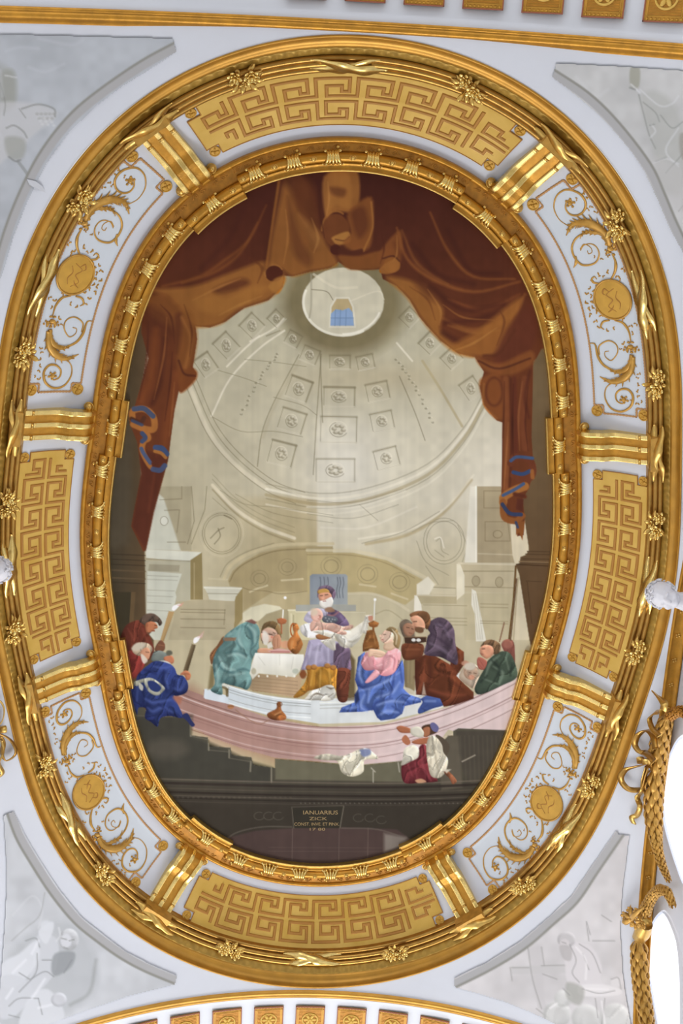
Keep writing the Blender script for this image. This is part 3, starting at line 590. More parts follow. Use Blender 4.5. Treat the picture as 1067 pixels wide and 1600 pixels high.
c.poly(DD((552,198),(590,186),(640,192),(690,172),(715,172),(745,200),(705,205),(700,240),(672,254),(648,250),(634,238),(622,208),(590,206)), (206,200,178), sm=True, rim=(4,(150,142,118),.6)); c.folds([DD((640,205),(650,235),(660,250)),DD((690,190),(672,225),(668,250)),DD((590,192),(640,205))], 2, (148,140,116), .6, 2); c.poly(DD((690,175),(718,172),(722,188),(700,195)), (104,116,160), .85, 3, own=False, sm=True); c.line(DD((650,195),(690,182)), 3, (232,228,212), .7, 2)
for P in ([(583,1205),(583,1222)],[(622,1192),(624,1206)],[(580,1200),(586,1206)]): c.line(P, 2, (190,186,170), .6, 1.2)

# ---------------------------------------------------------------- figures
SK, SKD, SKR = (206,156,122), (140,86,58), (196,120,88)
def head(cx, cy, r, face, hair, hdir, fdir, beard=None, back=True):
    """small painted head: hair mass, face turned to fdir, features"""
    f = np.array(fdir, float)/np.linalg.norm(fdir); h = np.array(hdir, float)/np.linalg.norm(hdir); p = np.array([cx,cy],float)
    c.ell(p+h*r*.22, (r*1.02,r*1.05), hair, 1, 1.2, rim=(r*.5,tuple(np.array(hair)*.55),.7))
    c.ell(p+f*r*.32-h*r*.06, (r*.70,r*.84), face, 1, 1.4, rot=math.atan2(f[1],f[0]), rim=(r*.4,tuple(np.array(face)*.68),.6))
    n = p+f*r*.98-h*r*.02; c.ell(n, (r*.2,r*.17), tuple(np.array(face)*1.04), 1, 1, own=True)
    c.ell(p+f*r*.62+h*r*.2, (r*.17,r*.09), (70,44,32), .75, .9, own=False); c.line([p+f*r*.5+h*r*.36, p+f*r*.85+h*r*.34], 1.1, (92,60,44), .7, .9)
    c.line([p+f*r*.70-h*r*.42, p+f*r*.95-h*r*.38], 1.2, (140,66,54), .8, .9)
    c.ell(p+f*r*.35-h*r*.12, (r*.22,r*.2), (218,140,112), .45, 2, own=False); c.ell(p-f*r*.18-h*r*.05, (r*.13,r*.2), tuple(np.array(face)*.8), .9, 1, own=False)
    if beard is not None: c.poly([p+f*r*1.0-h*r*.35, p+f*r*.2-h*r*.35, p-f*r*.15-h*r*.9, p+f*r*.35-h*r*1.45, p+f*r*.95-h*r*1.1], beard, 1, 1.5, sm=True, rim=(3,tuple(np.array(beard)*.7),.6))
# man in a red cloak with a tall torch, far left
c.label('painted_person', 'man in a dark red cloak looking down, far left')
c.poly(L3((60,420),(110,280),(200,220),(290,215),(350,330),(400,420),(430,560),(340,690),(200,860),(170,860),(130,560)), (110,52,38), sm=True, rim=(10,(72,32,28),.7)); c.folds([L3((140,300),(200,420),(180,520)),L3((300,300),(340,400),(400,520))], 4, (146,72,54), .5, 4); c.folds([L3((230,300),(270,420))], 5, (76,34,30), .6, 5)
c.poly(L3((270,220),(300,170),(350,135),(430,135),(500,190),(520,240),(490,270),(465,230),(400,230),(350,250),(330,260)), (92,74,62), sm=True, rim=(4,(56,44,38),.7)); c.poly(L3((345,240),(400,220),(455,245),(470,290),(435,310),(440,330),(405,335),(370,365),(345,340),(335,280)), (188,116,78), sm=True, rim=(4,(128,70,46),.7)); c.line(L3((440,262),(462,268)), 1.2, (76,44,32), .9); c.line(L3((410,322),(438,322)), 1, (120,58,44), .8); c.ell(L3((352,262))[0], (2,3), (160,92,62), .8, 1, own=False); c.poly(L3((350,345),(400,340),(370,368)), (70,54,44), .8, 2, own=False)
c.label('painted_torch', 'lit torch held at the far left, larger')
c.poly(L3((595,105),(655,115),(540,440),(500,430)), (168,134,84), f=1.2, grad=L3((590,250),(640,260)).tolist() and (L3((570,300))[0],(184,150,98),L3((615,320))[0],(132,100,58))); c.poly(L3((630,80),(650,45),(725,25),(700,60),(660,100),(640,98)), (240,240,238), sm=True); c.poly(L3((690,45),(760,10),(735,50)), (214,150,130), .8, 2)
c.label('painted_person', 'bald old man in red beside the blue robe')
c.poly(L3((140,560),(260,545),(310,640),(320,720),(200,860),(160,700)), (138,52,46), sm=True, rim=(8,(88,34,34),.7)); c.ell(L3((300,530))[0], (16,11), (178,158,132), 1, 1.6, rim=(5,(120,100,80),.6)); c.poly(L3((280,560),(350,510),(390,560),(370,640),(310,650)), (204,144,110), sm=True, rim=(4,(150,92,66),.6)); c.poly(L3((290,580),(340,620),(360,660),(320,690),(290,640)), (216,206,190), .9, 2, sm=True); c.line(L3((340,560),(375,565)), 1.2, (96,60,44), .8); c.poly(L3((180,520),(240,460),(330,470),(300,520),(220,550)), (196,186,166), .9, 3, sm=True)
c.poly(L3((440,520),(500,430),(550,470),(545,540),(470,570)), (120,76,54), sm=True, rim=(3,(78,48,36),.7)); c.line(L3((480,480),(540,490)), 1.4, (160,104,74), .7)
c.label('painted_torch', 'lit torch held by the figure in blue')
c.poly(L3((850,470),(895,485),(810,770),(755,770)), (112,94,66), f=1.2, grad=(L3((810,600))[0],(128,110,80),L3((850,615))[0],(84,68,46))); c.poly(L3((868,450),(880,405),(945,385),(920,440),(885,465)), (242,240,240), sm=True); c.poly(L3((915,400),(985,330),(965,400)), (220,176,168), .7, 3)
c.label('painted_person', 'kneeling figure in a deep blue robe with pale sash, holding a torch')
c.poly(L3((400,640),(430,560),(500,545),(560,570),(610,600),(560,680),(430,670)), (104,112,106), sm=True, rim=(4,(62,70,68),.7)); c.poly(L3((540,620),(620,600),(655,650),(630,690),(560,670)), (190,118,82), sm=True, rim=(3,(132,74,52),.7)); c.ell(L3((600,570))[0], (5,4), (98,96,80), 1, 2)
c.poly(L3((430,680),(540,655),(620,690),(520,690)), (200,200,196), .95, 1.6, sm=True)
c.poly(L3((400,680),(480,660),(600,690),(660,740),(690,810),(760,830),(810,920),(790,1010),(690,1050),(650,1050),(700,1150),(750,1290),(600,1270),(500,1300),(470,1390),(400,1340),(330,1290),(340,1190),(260,1180),(240,1260),(190,1080),(180,960),(230,880),(260,800)), (42,56,112), sm=True, rim=(9,(26,32,78),.75))
c.poly(L3((740,1270),(800,1240),(850,1320),(885,1370),(850,1390),(800,1330)), (40,46,92), sm=True)
c.folds([L3((430,720),(530,740),(620,720)),L3((600,760),(560,860),(590,960)),L3((330,1080),(430,1120),(620,1090)),L3((360,1180),(420,1220),(520,1180),(640,1230)),L3((250,950),(240,1100)),L3((640,960),(720,980),(780,900)),L3((700,860),(690,950))], 5, (84,104,180), .6, 5)
c.folds([L3((540,760),(530,880),(570,1000)),L3((330,760),(450,800)),L3((620,1030),(760,1010)),L3((300,1000),(310,1140)),L3((480,1140),(560,1200)),L3((650,880),(640,960))], 6, (24,30,74), .65, 5)
c.poly(L3((200,900),(320,855),(420,855),(545,950),(530,1000),(460,1045),(370,1000),(310,900),(240,940)), (172,172,152), .95, 1.6, sm=True, rim=(3,(112,112,98),.7)); c.poly(L3((360,890),(430,885),(510,955),(470,1005),(390,975)), (40,54,108), 1, 1.6, sm=True); c.poly(L3((265,900),(310,940),(300,990),(265,960)), (196,194,178), .9, 1.6, sm=True)
c.poly(L3((720,810),(780,765),(835,800),(830,860),(790,870),(770,820)), (196,122,84), sm=True, rim=(4,(140,78,52),.7)); c.line(L3((770,800),(820,805)), 1.2, (140,78,52), .7)
c.poly(L3((640,1060),(740,1060),(720,1140),(680,1120)), (166,100,76), .8, 4, sm=True, own=False)
# teal bending figure
c.label('painted_person', 'bearded figure in a teal robe bending over a white table')
c.poly(L4((90,540),(85,450),(150,370),(210,280),(230,330),(160,420),(110,540)), (150,98,58), sm=True, rim=(4,(100,62,38),.7))
c.poly(L4((60,800),(90,570),(130,560),(120,780)), (132,122,96), .9, 4, own=False)
c.poly(L4((210,300),(250,250),(330,190),(400,150),(470,130),(540,160),(570,230),(560,330),(560,420),(520,460),(490,530),(480,640),(490,720),(450,800),(380,780),(260,750),(200,740),(200,850),(90,810),(130,740),(115,620),(110,520),(150,410),(210,340)), (102,138,135), sm=True, rim=(9,(62,96,98),.7))
c.folds([L4((400,170),(370,250),(350,330),(390,400)),L4((420,180),(470,220),(500,330),(480,400)),L4((240,440),(330,430),(450,460)),L4((150,480),(190,590),(300,640)),L4((260,640),(400,600),(480,620)),L4((200,740),(320,640)),L4((300,240),(370,190))], 4, (60,94,98), .7, 4)
c.folds([L4((380,200),(360,300),(400,380)),L4((460,170),(520,240),(520,330)),L4((260,470),(350,450),(440,490)),L4((170,480),(230,580),(330,610)),L4((280,660),(420,640)),L4((260,270),(330,220)),L4((140,560),(160,660),(150,760))], 5, (160,192,186), .7, 5)
c.poly(L4((220,290),(340,290),(330,320),(220,325)), (140,104,78), .9, 2); c.poly(L4((430,130),(490,110),(540,140),(520,160)), (120,74,66), .9, 2)
c.poly(L4((580,270),(600,170),(660,130),(730,140),(770,200),(780,290),(740,260),(700,200),(640,190),(620,300),(600,350)), (124,98,62), sm=True, rim=(4,(80,60,38),.7)); c.poly(L4((585,240),(640,195),(720,215),(745,280),(700,320),(640,340),(590,310)), (204,166,142), sm=True, rim=(4,(150,106,84),.6)); c.poly(L4((600,230),(640,240),(660,300),(640,360),(600,340)), (216,210,198), .9, 3, sm=True); c.line(L4((660,255),(690,262)), 1.3, (84,56,44), .9); c.line(L4((700,240),(722,250)), 1.2, (84,56,44), .8); c.ell(L4((690,285))[0], (2.2,2.2), (210,130,104), .9, 1, own=False)
c.poly(L4((560,400),(640,395),(720,420),(700,445),(560,440)), (206,150,116), sm=True, rim=(3,(150,96,70),.6)); c.poly(L4((700,290),(760,260),(780,330),(760,400),(700,400)), (190,136,104), sm=True, rim=(4,(132,84,60),.7)); c.poly(L4((640,360),(680,330),(700,380),(650,400)), (214,208,196), .9, 2); c.folds([L4((720,310),(715,380)),L4((745,300),(745,380))], 1.4, (130,84,62), .7, 1.2)
c.label('painted_tablecloth', 'white tablecloth on the painted altar')
c.poly(L4((525,440),(1000,455),(1005,510),(960,620),(910,680),(760,660),(560,640),(540,660),(500,700),(470,640),(490,560)), (222,220,208), f=1.3, grad=(L4((700,450))[0],(232,231,222),L4((700,660))[0],(206,203,186))); c.folds([L4((560,480),(620,560)),L4((765,460),(765,560)),L4((900,480),(880,600)),L4((500,580),(530,640))], 2, (186,184,168), .7, 2); c.ell(L4((510,620))[0], (4,5), (168,160,132), .8, 2, own=False); c.ell(L4((920,620))[0], (5,4), (170,176,158), .8, 2, own=False)
for x in (560,645,740,830,910): c.ell(L4((x,668))[0], (1.6,1.8), (224,222,210), .9, 1)
c.label('painted_book', 'open painted book on the white tablecloth')
c.poly(L4((640,420),(760,395),(860,410),(900,440),(700,445)), (206,160,150), f=1.2); c.line(L4((680,430),(860,432)), 2, (170,92,88), .8); c.poly(L4((770,330),(850,320),(860,400),(780,390)), (206,146,108), .9, 2)
c.label('painted_candlestick', 'copper painted candlestick left of the ewer on the altar')
c.poly(L4((738,110),(785,95),(835,115),(825,150),(790,160),(790,250),(778,250),(775,160),(748,145)), (168,98,60), sm=False, rim=(3,(120,64,38),.6)); c.line(L4((800,20),(795,95)), 2, (224,222,212), 1, 1.2, own=True); c.ell(PXP((445.5,934))[0], (2.2,2.2), (244,244,240), 1, 1.4)
c.label('painted_ewer', 'tall copper painted ewer on the altar')
c.poly(L4((895,160),(930,150),(955,200),(940,240),(985,330),(985,380),(945,445),(895,445),(845,385),(850,320),(905,250),(895,210)), (176,108,52), sm=True, rim=(5,(122,68,32),.7)); c.oval(L4((898,215))[0], (4,10), 2, (166,98,52), .95, 1.2, 90, 300); c.line(L4((890,330),(880,390)), 4, (206,146,84), .6, 3)
# high priest like figure with infant: generic old man in lavender and gold holding a wrapped baby
c.label('painted_person', 'white-bearded old man in lavender and gold robes holding a baby in white cloth'); OLD_MAN = c.cur
c.poly(B1((690,900),(760,1000),(760,1480),(640,1490),(640,1000)), (108,96,74), .85, 4, own=False)
c.poly(B1((200,800),(150,1000),(120,1120),(200,1110),(480,1080),(540,1110),(700,1120),(700,1000),(680,840),(540,780),(460,740),(240,760)), (176,168,196), sm=True, rim=(8,(128,118,150),.6))
c.poly(B1((540,800),(690,860),(705,1000),(700,1130),(540,1110),(500,1000)), (110,90,112), sm=True, f=3, rim=(6,(78,60,78),.6))
c.folds([B1((240,800),(210,950),(160,1090)),B1((330,800),(300,950),(290,1060)),B1((440,880),(440,1060))], 4, (206,200,222), .6, 4); c.folds([B1((200,950),(190,1080)),B1((480,900),(480,1080)),B1((600,900),(620,1080))], 4, (112,98,130), .55, 4)
c.poly(B1((540,1110),(700,1120),(690,1300),(660,1490),(560,1480),(530,1300)), (112,58,40), sm=True, rim=(6,(72,36,28),.7))
c.poly(B1((200,1090),(330,1080),(530,1090),(540,1200),(520,1400),(440,1320),(300,1350),(200,1370),(140,1420),(60,1450),(30,1430),(150,1290),(190,1180)), (196,136,44), sm=True, rim=(6,(130,80,24),.7)); c.folds([B1((260,1120),(230,1300)),B1((350,1120),(340,1320)),B1((450,1120),(470,1290))], 4, (232,180,84), .7, 4); c.folds([B1((210,1150),(200,1340),(120,1420)),B1((300,1150),(290,1330)),B1((510,1120),(515,1330))], 3, (126,76,26), .7, 3)
for p in ((140,1170),(210,1090),(270,1085),(430,1070),(500,1090)): c.ell(B1(p)[0], (5,4), (176,118,56), .95, 2, rim=(3,(110,62,26),.8)); 
c.ell(B1((140,1170))[0], (5,7), (122,66,34), .9, 2)
c.poly(B1((180,1440),(240,1370),(330,1340),(420,1300),(500,1310),(530,1400),(500,1470),(400,1490),(330,1480),(240,1480),(160,1470)), (206,204,194), sm=True, rim=(4,(130,122,106),.6)); c.folds([B1((230,1440),(300,1400),(380,1420)),B1((420,1320),(470,1340),(520,1330)),B1((440,1440),(500,1400))], 3, (98,84,66), .8, 2)
c.poly(B1((400,460),(480,400),(560,420),(640,490),(690,580),(640,640),(560,600),(470,560),(380,540)), (104,86,116), sm=True, rim=(6,(66,52,78),.7)); c.poly(B1((370,490),(460,470),(545,500),(540,550),(450,560),(380,540)), (92,98,108), sm=True, rim=(4,(60,60,70),.6))
for p in ((410,500),(450,510),(490,515),(520,520),(430,535),(475,540)): c.ell(B1(p)[0], (1.4,1.2), (168,170,170), .7, 1, own=False)
c.line(B1((560,430),(500,470),(430,460)), 2.5, (168,110,110), .7, 1.6); c.line(B1((590,480),(630,540)), 5, (140,118,160), .7, 4)
c.poly(B1((150,520),(200,430),(300,390),(420,400),(420,470),(300,480),(230,560)), (192,186,206), sm=True, rim=(5,(146,136,164),.6))
c.poly(B1((110,600),(220,560),(320,600),(320,720),(220,740),(130,690)), (224,222,220), sm=True, rim=(5,(168,162,158),.6)); c.poly(B1((300,700),(400,680),(490,700),(470,750),(360,760),(300,740)), (160,106,64), sm=True, rim=(4,(106,62,36),.7))
c.poly(B1((240,660),(400,640),(500,650),(700,650),(860,540),(880,470),(960,460),(920,560),(900,690),(850,680),(800,780),(720,850),(640,860),(580,830),(520,720),(530,880),(500,890),(420,840),(340,770),(480,740)), (214,210,196), sm=False, f=1.5, rim=(5,(160,152,134),.55)); c.folds([B1((520,700),(600,800),(680,850)),B1((600,690),(700,780),(800,760)),B1((860,560),(830,680)),B1((460,770),(510,860))], 3, (158,150,132), .7, 3); c.folds([B1((560,680),(680,760),(790,700)),B1((890,520),(870,640))], 3, (238,236,226), .7, 3)
c.poly(B1((920,480),(970,480),(965,530),(925,530)), (196,130,104), .95, 1.6, sm=True)
c.label('painted_baby', 'pink painted baby lying in the white cloth')
c.poly(B1((230,560),(300,520),(400,560),(500,560),(620,600),(720,580),(740,610),(680,640),(620,640),(660,670),(640,700),(560,690),(480,660),(400,640),(280,650),(230,650)), (224,180,160), sm=True, rim=(4,(184,128,108),.6)); c.ell(B1((305,465))[0], (9.5,10.5), (222,176,158), 1, 1.3, rim=(4,(180,124,104),.6)); c.ell(B1((270,430))[0], (6,6), (214,196,170), .8, 3, own=False); c.line(B1((330,470),(350,474)), 1.2, (130,80,70), .8); c.ell(B1((345,490))[0], (1.6,1.6), (196,110,100), .8, 1, own=False); c.line(B1((320,510),(345,515)), 1, (170,80,76), .7)
c.folds([B1((500,570),(540,600),(500,640)),B1((280,560),(260,630))], 2, (188,130,110), .7, 2)
c.cur = OLD_MAN
c.poly(B1((315,260),(315,170),(360,120),(450,115),(520,170),(525,240),(480,290),(440,180),(340,190)), (112,92,112), sm=True, rim=(4,(70,54,70),.7)); c.poly(B1((320,170),(400,150),(450,175),(440,205),(330,215)), (190,146,72), sm=True, rim=(3,(130,92,40),.7)); c.poly(B1((330,215),(440,195),(480,230),(470,290),(400,300),(340,290)), (206,146,116), sm=True, rim=(4,(150,94,70),.6))
c.poly(B1((340,300),(400,285),(480,250),(500,310),(470,370),(400,390),(340,350)), (226,222,214), sm=True, rim=(4,(176,168,156),.7)); c.line(B1((345,235),(370,232)), 1.3, (90,60,48), .9); c.line(B1((405,225),(435,220)), 1.3, (90,60,48), .9); c.ell(B1((380,262))[0], (2.4,2.6), (222,160,130), .9, 1, own=False); c.line(B1((380,300),(410,298)), 1.4, (150,70,60), .8); c.poly(B1((400,390),(470,370),(520,420),(430,430)), (150,110,82), .9, 2, sm=True)
c.label('painted_candlestick', 'copper painted candlestick above the kneeling woman')
c.poly(B1((915,560),(980,530),(1045,560),(1030,600),(990,615),(990,650),(1040,800),(1050,870),(850,900),(850,820),(900,650),(965,640),(965,610),(930,600)), (150,94,46), sm=False, rim=(5,(100,58,28),.7)); c.folds([B1((900,780),(940,720)),B1((980,680),(1000,800)),B1((880,860),(960,840))], 4, (188,134,74), .7, 3); c.line(B1((995,290),(985,520)), 2, (222,220,208), 1, 1.2, own=True); c.ell(B1((997,280))[0], (2.2,2.2), (244,244,238), 1, 1.4)
# kneeling woman
c.label('painted_person', 'kneeling woman with crossed arms in pink sleeves and a bright blue mantle')
c.poly(B2((480,180),(500,150),(520,290),(510,440),(470,500),(420,350)), (170,158,128), .9, 2, sm=True)
c.poly(B2((135,560),(150,440),(200,400),(240,520),(320,560),(440,540),(500,460),(525,560),(510,690),(560,740),(650,770),(650,800),(520,830),(500,890),(440,930),(330,945),(300,920),(270,860),(180,875),(0,880),(20,840),(120,800),(125,740),(150,690),(125,620)), (76,102,172), sm=False, f=1.4, rim=(8,(46,66,136),.7))
c.poly(B2((650,770),(720,740),(810,770),(830,820),(740,850),(640,890),(625,860),(660,800)), (72,96,164), sm=True, rim=(6,(42,58,120),.7))
c.folds([B2((180,440),(160,560),(180,640)),B2((150,710),(280,670),(440,610)),B2((200,740),(170,830),(220,870)),B2((300,760),(420,720),(480,640)),B2((300,820),(400,790),(520,800)),B2((320,900),(380,870),(470,880)),B2((60,850),(140,840)),B2((680,790),(760,790)),B2((560,770),(620,780)),B2((360,640),(480,560)),B2((240,700),(230,800))], 5, (146,170,228), .7, 5)
c.folds([B2((140,640),(200,680),(330,640)),B2((260,860),(300,800),(420,770)),B2((150,760),(160,850)),B2((440,560),(420,680),(400,760)),B2((300,850),(330,930)),B2((500,760),(560,810)),B2((480,500),(500,640)),B2((640,860),(700,820)),B2((420,830),(480,870)),B2((340,700),(330,760))], 5, (38,54,116), .65, 4)
c.poly(B2((120,740),(150,700),(160,780),(130,820)), (30,36,66), .8, 3, own=False)
c.poly(B2((180,460),(220,400),(270,420),(290,500),(280,540),(210,545),(175,500)), (212,148,152), sm=True, rim=(6,(168,94,104),.6)); c.poly(B2((270,450),(340,440),(400,380),(450,370),(490,400),(480,480),(440,560),(380,590),(320,580),(280,530)), (218,156,160), sm=True, rim=(7,(172,96,106),.6)); c.poly(B2((290,540),(320,580),(240,640),(205,640),(250,580)), (214,156,162), sm=True, rim=(4,(172,100,112),.6))
c.folds([B2((350,470),(345,530),(330,570)),B2((400,430),(440,460),(430,540)),B2((220,450),(240,510))], 3, (178,102,112), .7, 3); c.folds([B2((380,420),(440,400)),B2((300,510),(340,500)),B2((200,470),(220,440))], 4, (240,200,200), .7, 3)
c.poly(B2((230,390),(260,375),(350,395),(365,420),(320,445),(270,430),(235,440)), (222,186,156), sm=True, rim=(4,(176,130,102),.6)); c.folds([B2((270,410),(340,420))], 1.6, (170,120,94), .7, 1.4)
c.poly(B2((350,370),(380,300),(430,310),(450,360),(400,390)), (214,180,148), sm=True, rim=(4,(164,120,92),.6)); c.poly(B2((325,290),(350,240),(400,215),(430,260),(420,310),(370,330),(340,320)), (228,192,168), sm=True, rim=(4,(180,134,110),.5)); c.ell(B2((328,272))[0], (2.2,2), (226,186,160), 1, 1); c.line(B2((352,262),(368,260)), 1.3, (96,66,50), .8); c.line(B2((338,300),(350,304)), 1.1, (168,80,74), .8)
c.poly(B2((370,225),(410,200),(460,225),(485,300),(470,370),(430,340),(440,270),(410,240)), (150,124,82), sm=True, rim=(4,(102,80,48),.7)); c.folds([B2((420,220),(455,270),(450,340))], 3, (222,210,178), .8, 2); c.line(B2((470,250),(500,290),(480,380)), 2.5, (206,196,164), .8, 2); c.line(B2((490,200),(520,300),(500,440)), 1.5, (206,190,140), .8, 1.2)
# group at right
c.label('painted_person', 'hooded woman behind the bowed man in brown')
c.poly(B2((480,200),(490,160),(530,140),(580,170),(600,230),(600,290),(520,290)), (128,112,94), sm=True, rim=(4,(86,72,58),.7)); c.poly(B2((505,200),(540,170),(590,190),(600,240),(560,280),(520,260)), (170,122,94), sm=True, rim=(4,(118,80,58),.7)); c.line(B2((535,205),(555,208)), 1.3, (76,50,38), .8); c.line(B2((575,215),(588,220)), 1.2, (76,50,38), .8); c.line(B2((555,250),(575,252)), 1.2, (120,64,52), .8)
c.poly(B2((520,450),(600,450),(600,640),(590,730),(530,700),(515,560)), (136,120,86), sm=True, rim=(6,(96,82,58),.6)); c.folds([B2((550,470),(545,640)),B2((580,470),(575,650))], 3, (164,148,110), .6, 3)
c.poly(B2((510,680),(560,690),(605,720),(600,745),(540,720)), (200,192,168), .9, 2, sm=True)
c.label('painted_person', 'bowed bearded man in purple shawl and red-brown robe holding a tray')
c.poly(B2((600,460),(680,420),(760,430),(880,500),(920,350),(990,400),(990,500),(930,590),(1000,660),(1067,720),(1067,770),(920,820),(830,835),(800,770),(690,745),(610,740),(600,600)), (104,54,32), sm=False, f=1.4, rim=(9,(74,34,26),.7)); c.folds([B2((680,460),(670,600),(640,700)),B2((760,560),(900,600)),B2((720,700),(860,740),(1000,740)),B2((800,520),(920,560)),B2((960,420),(970,500))], 6, (142,72,48), .6, 6); c.folds([B2((720,440),(720,600),(680,720)),B2((880,620),(980,700)),B2((600,600),(640,640))], 6, (72,34,26), .6, 6)
c.poly(B2((670,640),(690,740),(655,740)), (178,160,142), .8, 2, own=False)
c.poly(B2((500,340),(620,330),(670,350),(660,430),(600,460),(510,455)), (124,68,42), sm=True, rim=(5,(84,44,28),.7)); c.folds([B2((530,380),(640,380))], 5, (160,96,62), .6, 4)
c.poly(B2((720,160),(790,125),(860,150),(910,220),(920,320),(940,430),(935,500),(880,480),(800,440),(680,420),(690,340),(700,280),(720,250),(700,210)), (90,74,88), sm=True, rim=(8,(64,50,66),.7)); c.folds([B2((760,180),(830,200),(880,300)),B2((720,330),(820,380),(900,450)),B2((690,350),(680,410))], 5, (134,116,138), .6, 5); c.folds([B2((740,260),(840,330),(900,380)),B2((800,160),(860,230))], 5, (60,46,62), .6, 5)
c.poly(B2((560,100),(620,75),(700,85),(725,150),(700,220),(670,190),(640,130),(580,130)), (128,86,54), sm=True, rim=(4,(84,54,34),.7)); c.poly(B2((565,130),(620,110),(670,150),(680,210),(640,240),(600,210),(590,180)), (206,152,120), sm=True, rim=(4,(150,100,74),.6)); c.poly(B2((600,210),(650,205),(670,230),(650,260),(615,250)), (112,78,52), sm=True); c.line(B2((590,160),(615,158)), 1.4, (78,50,36), .9); c.ell(B2((585,182))[0], (2,2.2), (206,150,118), 1, 1, own=False); c.poly(B2((600,240),(640,250),(690,240),(680,280),(610,290)), (196,182,146), .9, 2, sm=True); c.line(B2((600,200),(612,203)), 1.1, (140,70,58), .8)
c.label('painted_tray', 'dark painted tray with two white doves')
c.poly(B2((515,280),(690,280),(690,320),(600,335),(520,330)), (70,48,36), f=1.2); c.ell(B2((590,305))[0], (3.4,2.6), (220,218,212), 1, 1.2, own=False); c.ell(B2((630,306))[0], (3.6,2.6), (220,218,212), 1, 1.2, own=False); c.line(B2((515,281),(690,281)), 1.2, (150,120,84), .8, 1, sm=False)
c.label('painted_person', 'pale old man half hidden behind the brown robe')
c.poly(C5((480,640),(540,560),(600,580),(610,650),(580,720),(520,690)), (200,180,156), sm=True, rim=(5,(150,124,100),.6)); c.ell(C5((555,615))[0], (11,12), (204,172,144), 1, 1.6, rim=(5,(156,116,90),.6)); c.ell(C5((520,560))[0], (6,4), (196,140,112), .9, 2); c.ell(C5((550,580))[0], (9,6), (206,196,178), .9, 3, own=False); c.ell(C5((560,650))[0], (5,4), (206,140,112), .8, 2, own=False); c.line(C5((545,620),(560,622)), 1.2, (100,68,52), .8); c.line(C5((575,622),(590,625)), 1.2, (100,68,52), .8)
c.label('painted_person', 'man in red at the far right edge holding a staff')
c.poly(C5((755,440),(800,405),(835,440),(835,600),(790,520)), (142,82,70), sm=True, rim=(4,(98,52,46),.7)); c.ell(C5((790,440))[0], (9,8), (156,96,80), 1, 2, rim=(4,(112,62,52),.6)); c.line(C5((770,300),(740,420)), 2, (136,100,76), 1, 1.1, own=True); c.line(C5((850,20),(810,410)), 2.4, (110,84,60), 1, 1.1, own=True)
c.label('painted_person', 'man in a green cloak with folded hands, right')
c.poly(C5((580,730),(600,670),(640,600),(660,550),(730,490),(800,490),(840,560),(850,650),(760,700),(620,760)), (74,90,74), sm=True, rim=(8,(44,56,48),.7)); c.folds([C5((740,510),(680,560),(650,640)),C5((780,520),(800,600)),C5((640,660),(720,690)),C5((700,580),(760,620),(740,690))], 5, (132,150,130), .6, 4); c.folds([C5((690,540),(740,600),(700,680)),C5((620,680),(660,640)),C5((820,560),(810,640))], 5, (36,46,40), .7, 4)
c.poly(C5((620,450),(650,415),(700,410),(745,440),(740,490),(700,500),(690,450),(640,450)), (122,92,64), sm=True, rim=(4,(80,58,40),.7)); c.poly(C5((618,460),(650,440),(695,455),(700,500),(660,530),(625,510),(615,490)), (196,138,108), sm=True, rim=(4,(144,92,68),.6)); c.line(C5((628,468),(645,466)), 1.3, (78,48,36), .9); c.line(C5((620,498),(635,502)), 1.1, (146,70,60), .8)
c.poly(C5((595,540),(615,520),(660,550),(640,600),(605,590)), (176,98,82), sm=True, rim=(3,(124,60,50),.7)); c.folds([C5((610,535),(640,580)),C5((600,560),(630,590))], 1.3, (124,60,50), .7, 1.2)
# girl group on the dark steps
c.label('painted_person', 'figure in crimson skirt and white blouse on the dark steps')
c.poly(C5((110,1230),(140,1180),(200,1170),(230,1090),(270,1090),(290,1200),(340,1300),(330,1320),(240,1325),(130,1325)), (116,44,50), sm=True, rim=(6,(80,26,34),.7)); c.folds([C5((240,1110),(250,1220),(300,1310)),C5((150,1200),(180,1280)),C5((200,1200),(210,1300))], 4, (160,72,80), .6, 4); c.poly(C5((120,1170),(130,1110),(180,1085),(220,1100),(220,1160),(170,1190),(110,1215)), (206,202,184), sm=True, rim=(4,(150,146,128),.6)); c.poly(C5((200,1310),(240,1300),(270,1320),(220,1328)), (206,156,116), .9, 2, sm=True)
c.poly(C5((240,970),(290,950),(330,960),(340,1000),(300,1020),(260,1030)), (78,54,40), sm=True); c.poly(C5((250,980),(290,970),(290,1020),(255,1030)), (166,104,72), sm=True, rim=(3,(116,66,44),.6)); c.poly(C5((295,950),(320,940),(350,970),(340,1000),(310,990)), (98,96,142), sm=True)
c.poly(C5((80,970),(110,960),(170,980),(170,1005),(110,1005),(85,985)), (168,100,68), sm=True, rim=(3,(118,64,42),.6)); c.poly(C5((170,980),(220,965),(255,1000),(240,1035),(180,1020)), (206,202,184), sm=True, rim=(4,(156,150,130),.6)); c.poly(C5((115,1040),(140,1020),(170,1065),(150,1085),(120,1065)), (172,104,72), sm=True); c.poly(C5((180,1060),(240,1040),(310,1035),(310,1065),(240,1080),(190,1075)), (168,100,68), sm=True, rim=(3,(118,64,42),.6))
c.label('painted_child', 'child in a pale tunic running up the dark steps')
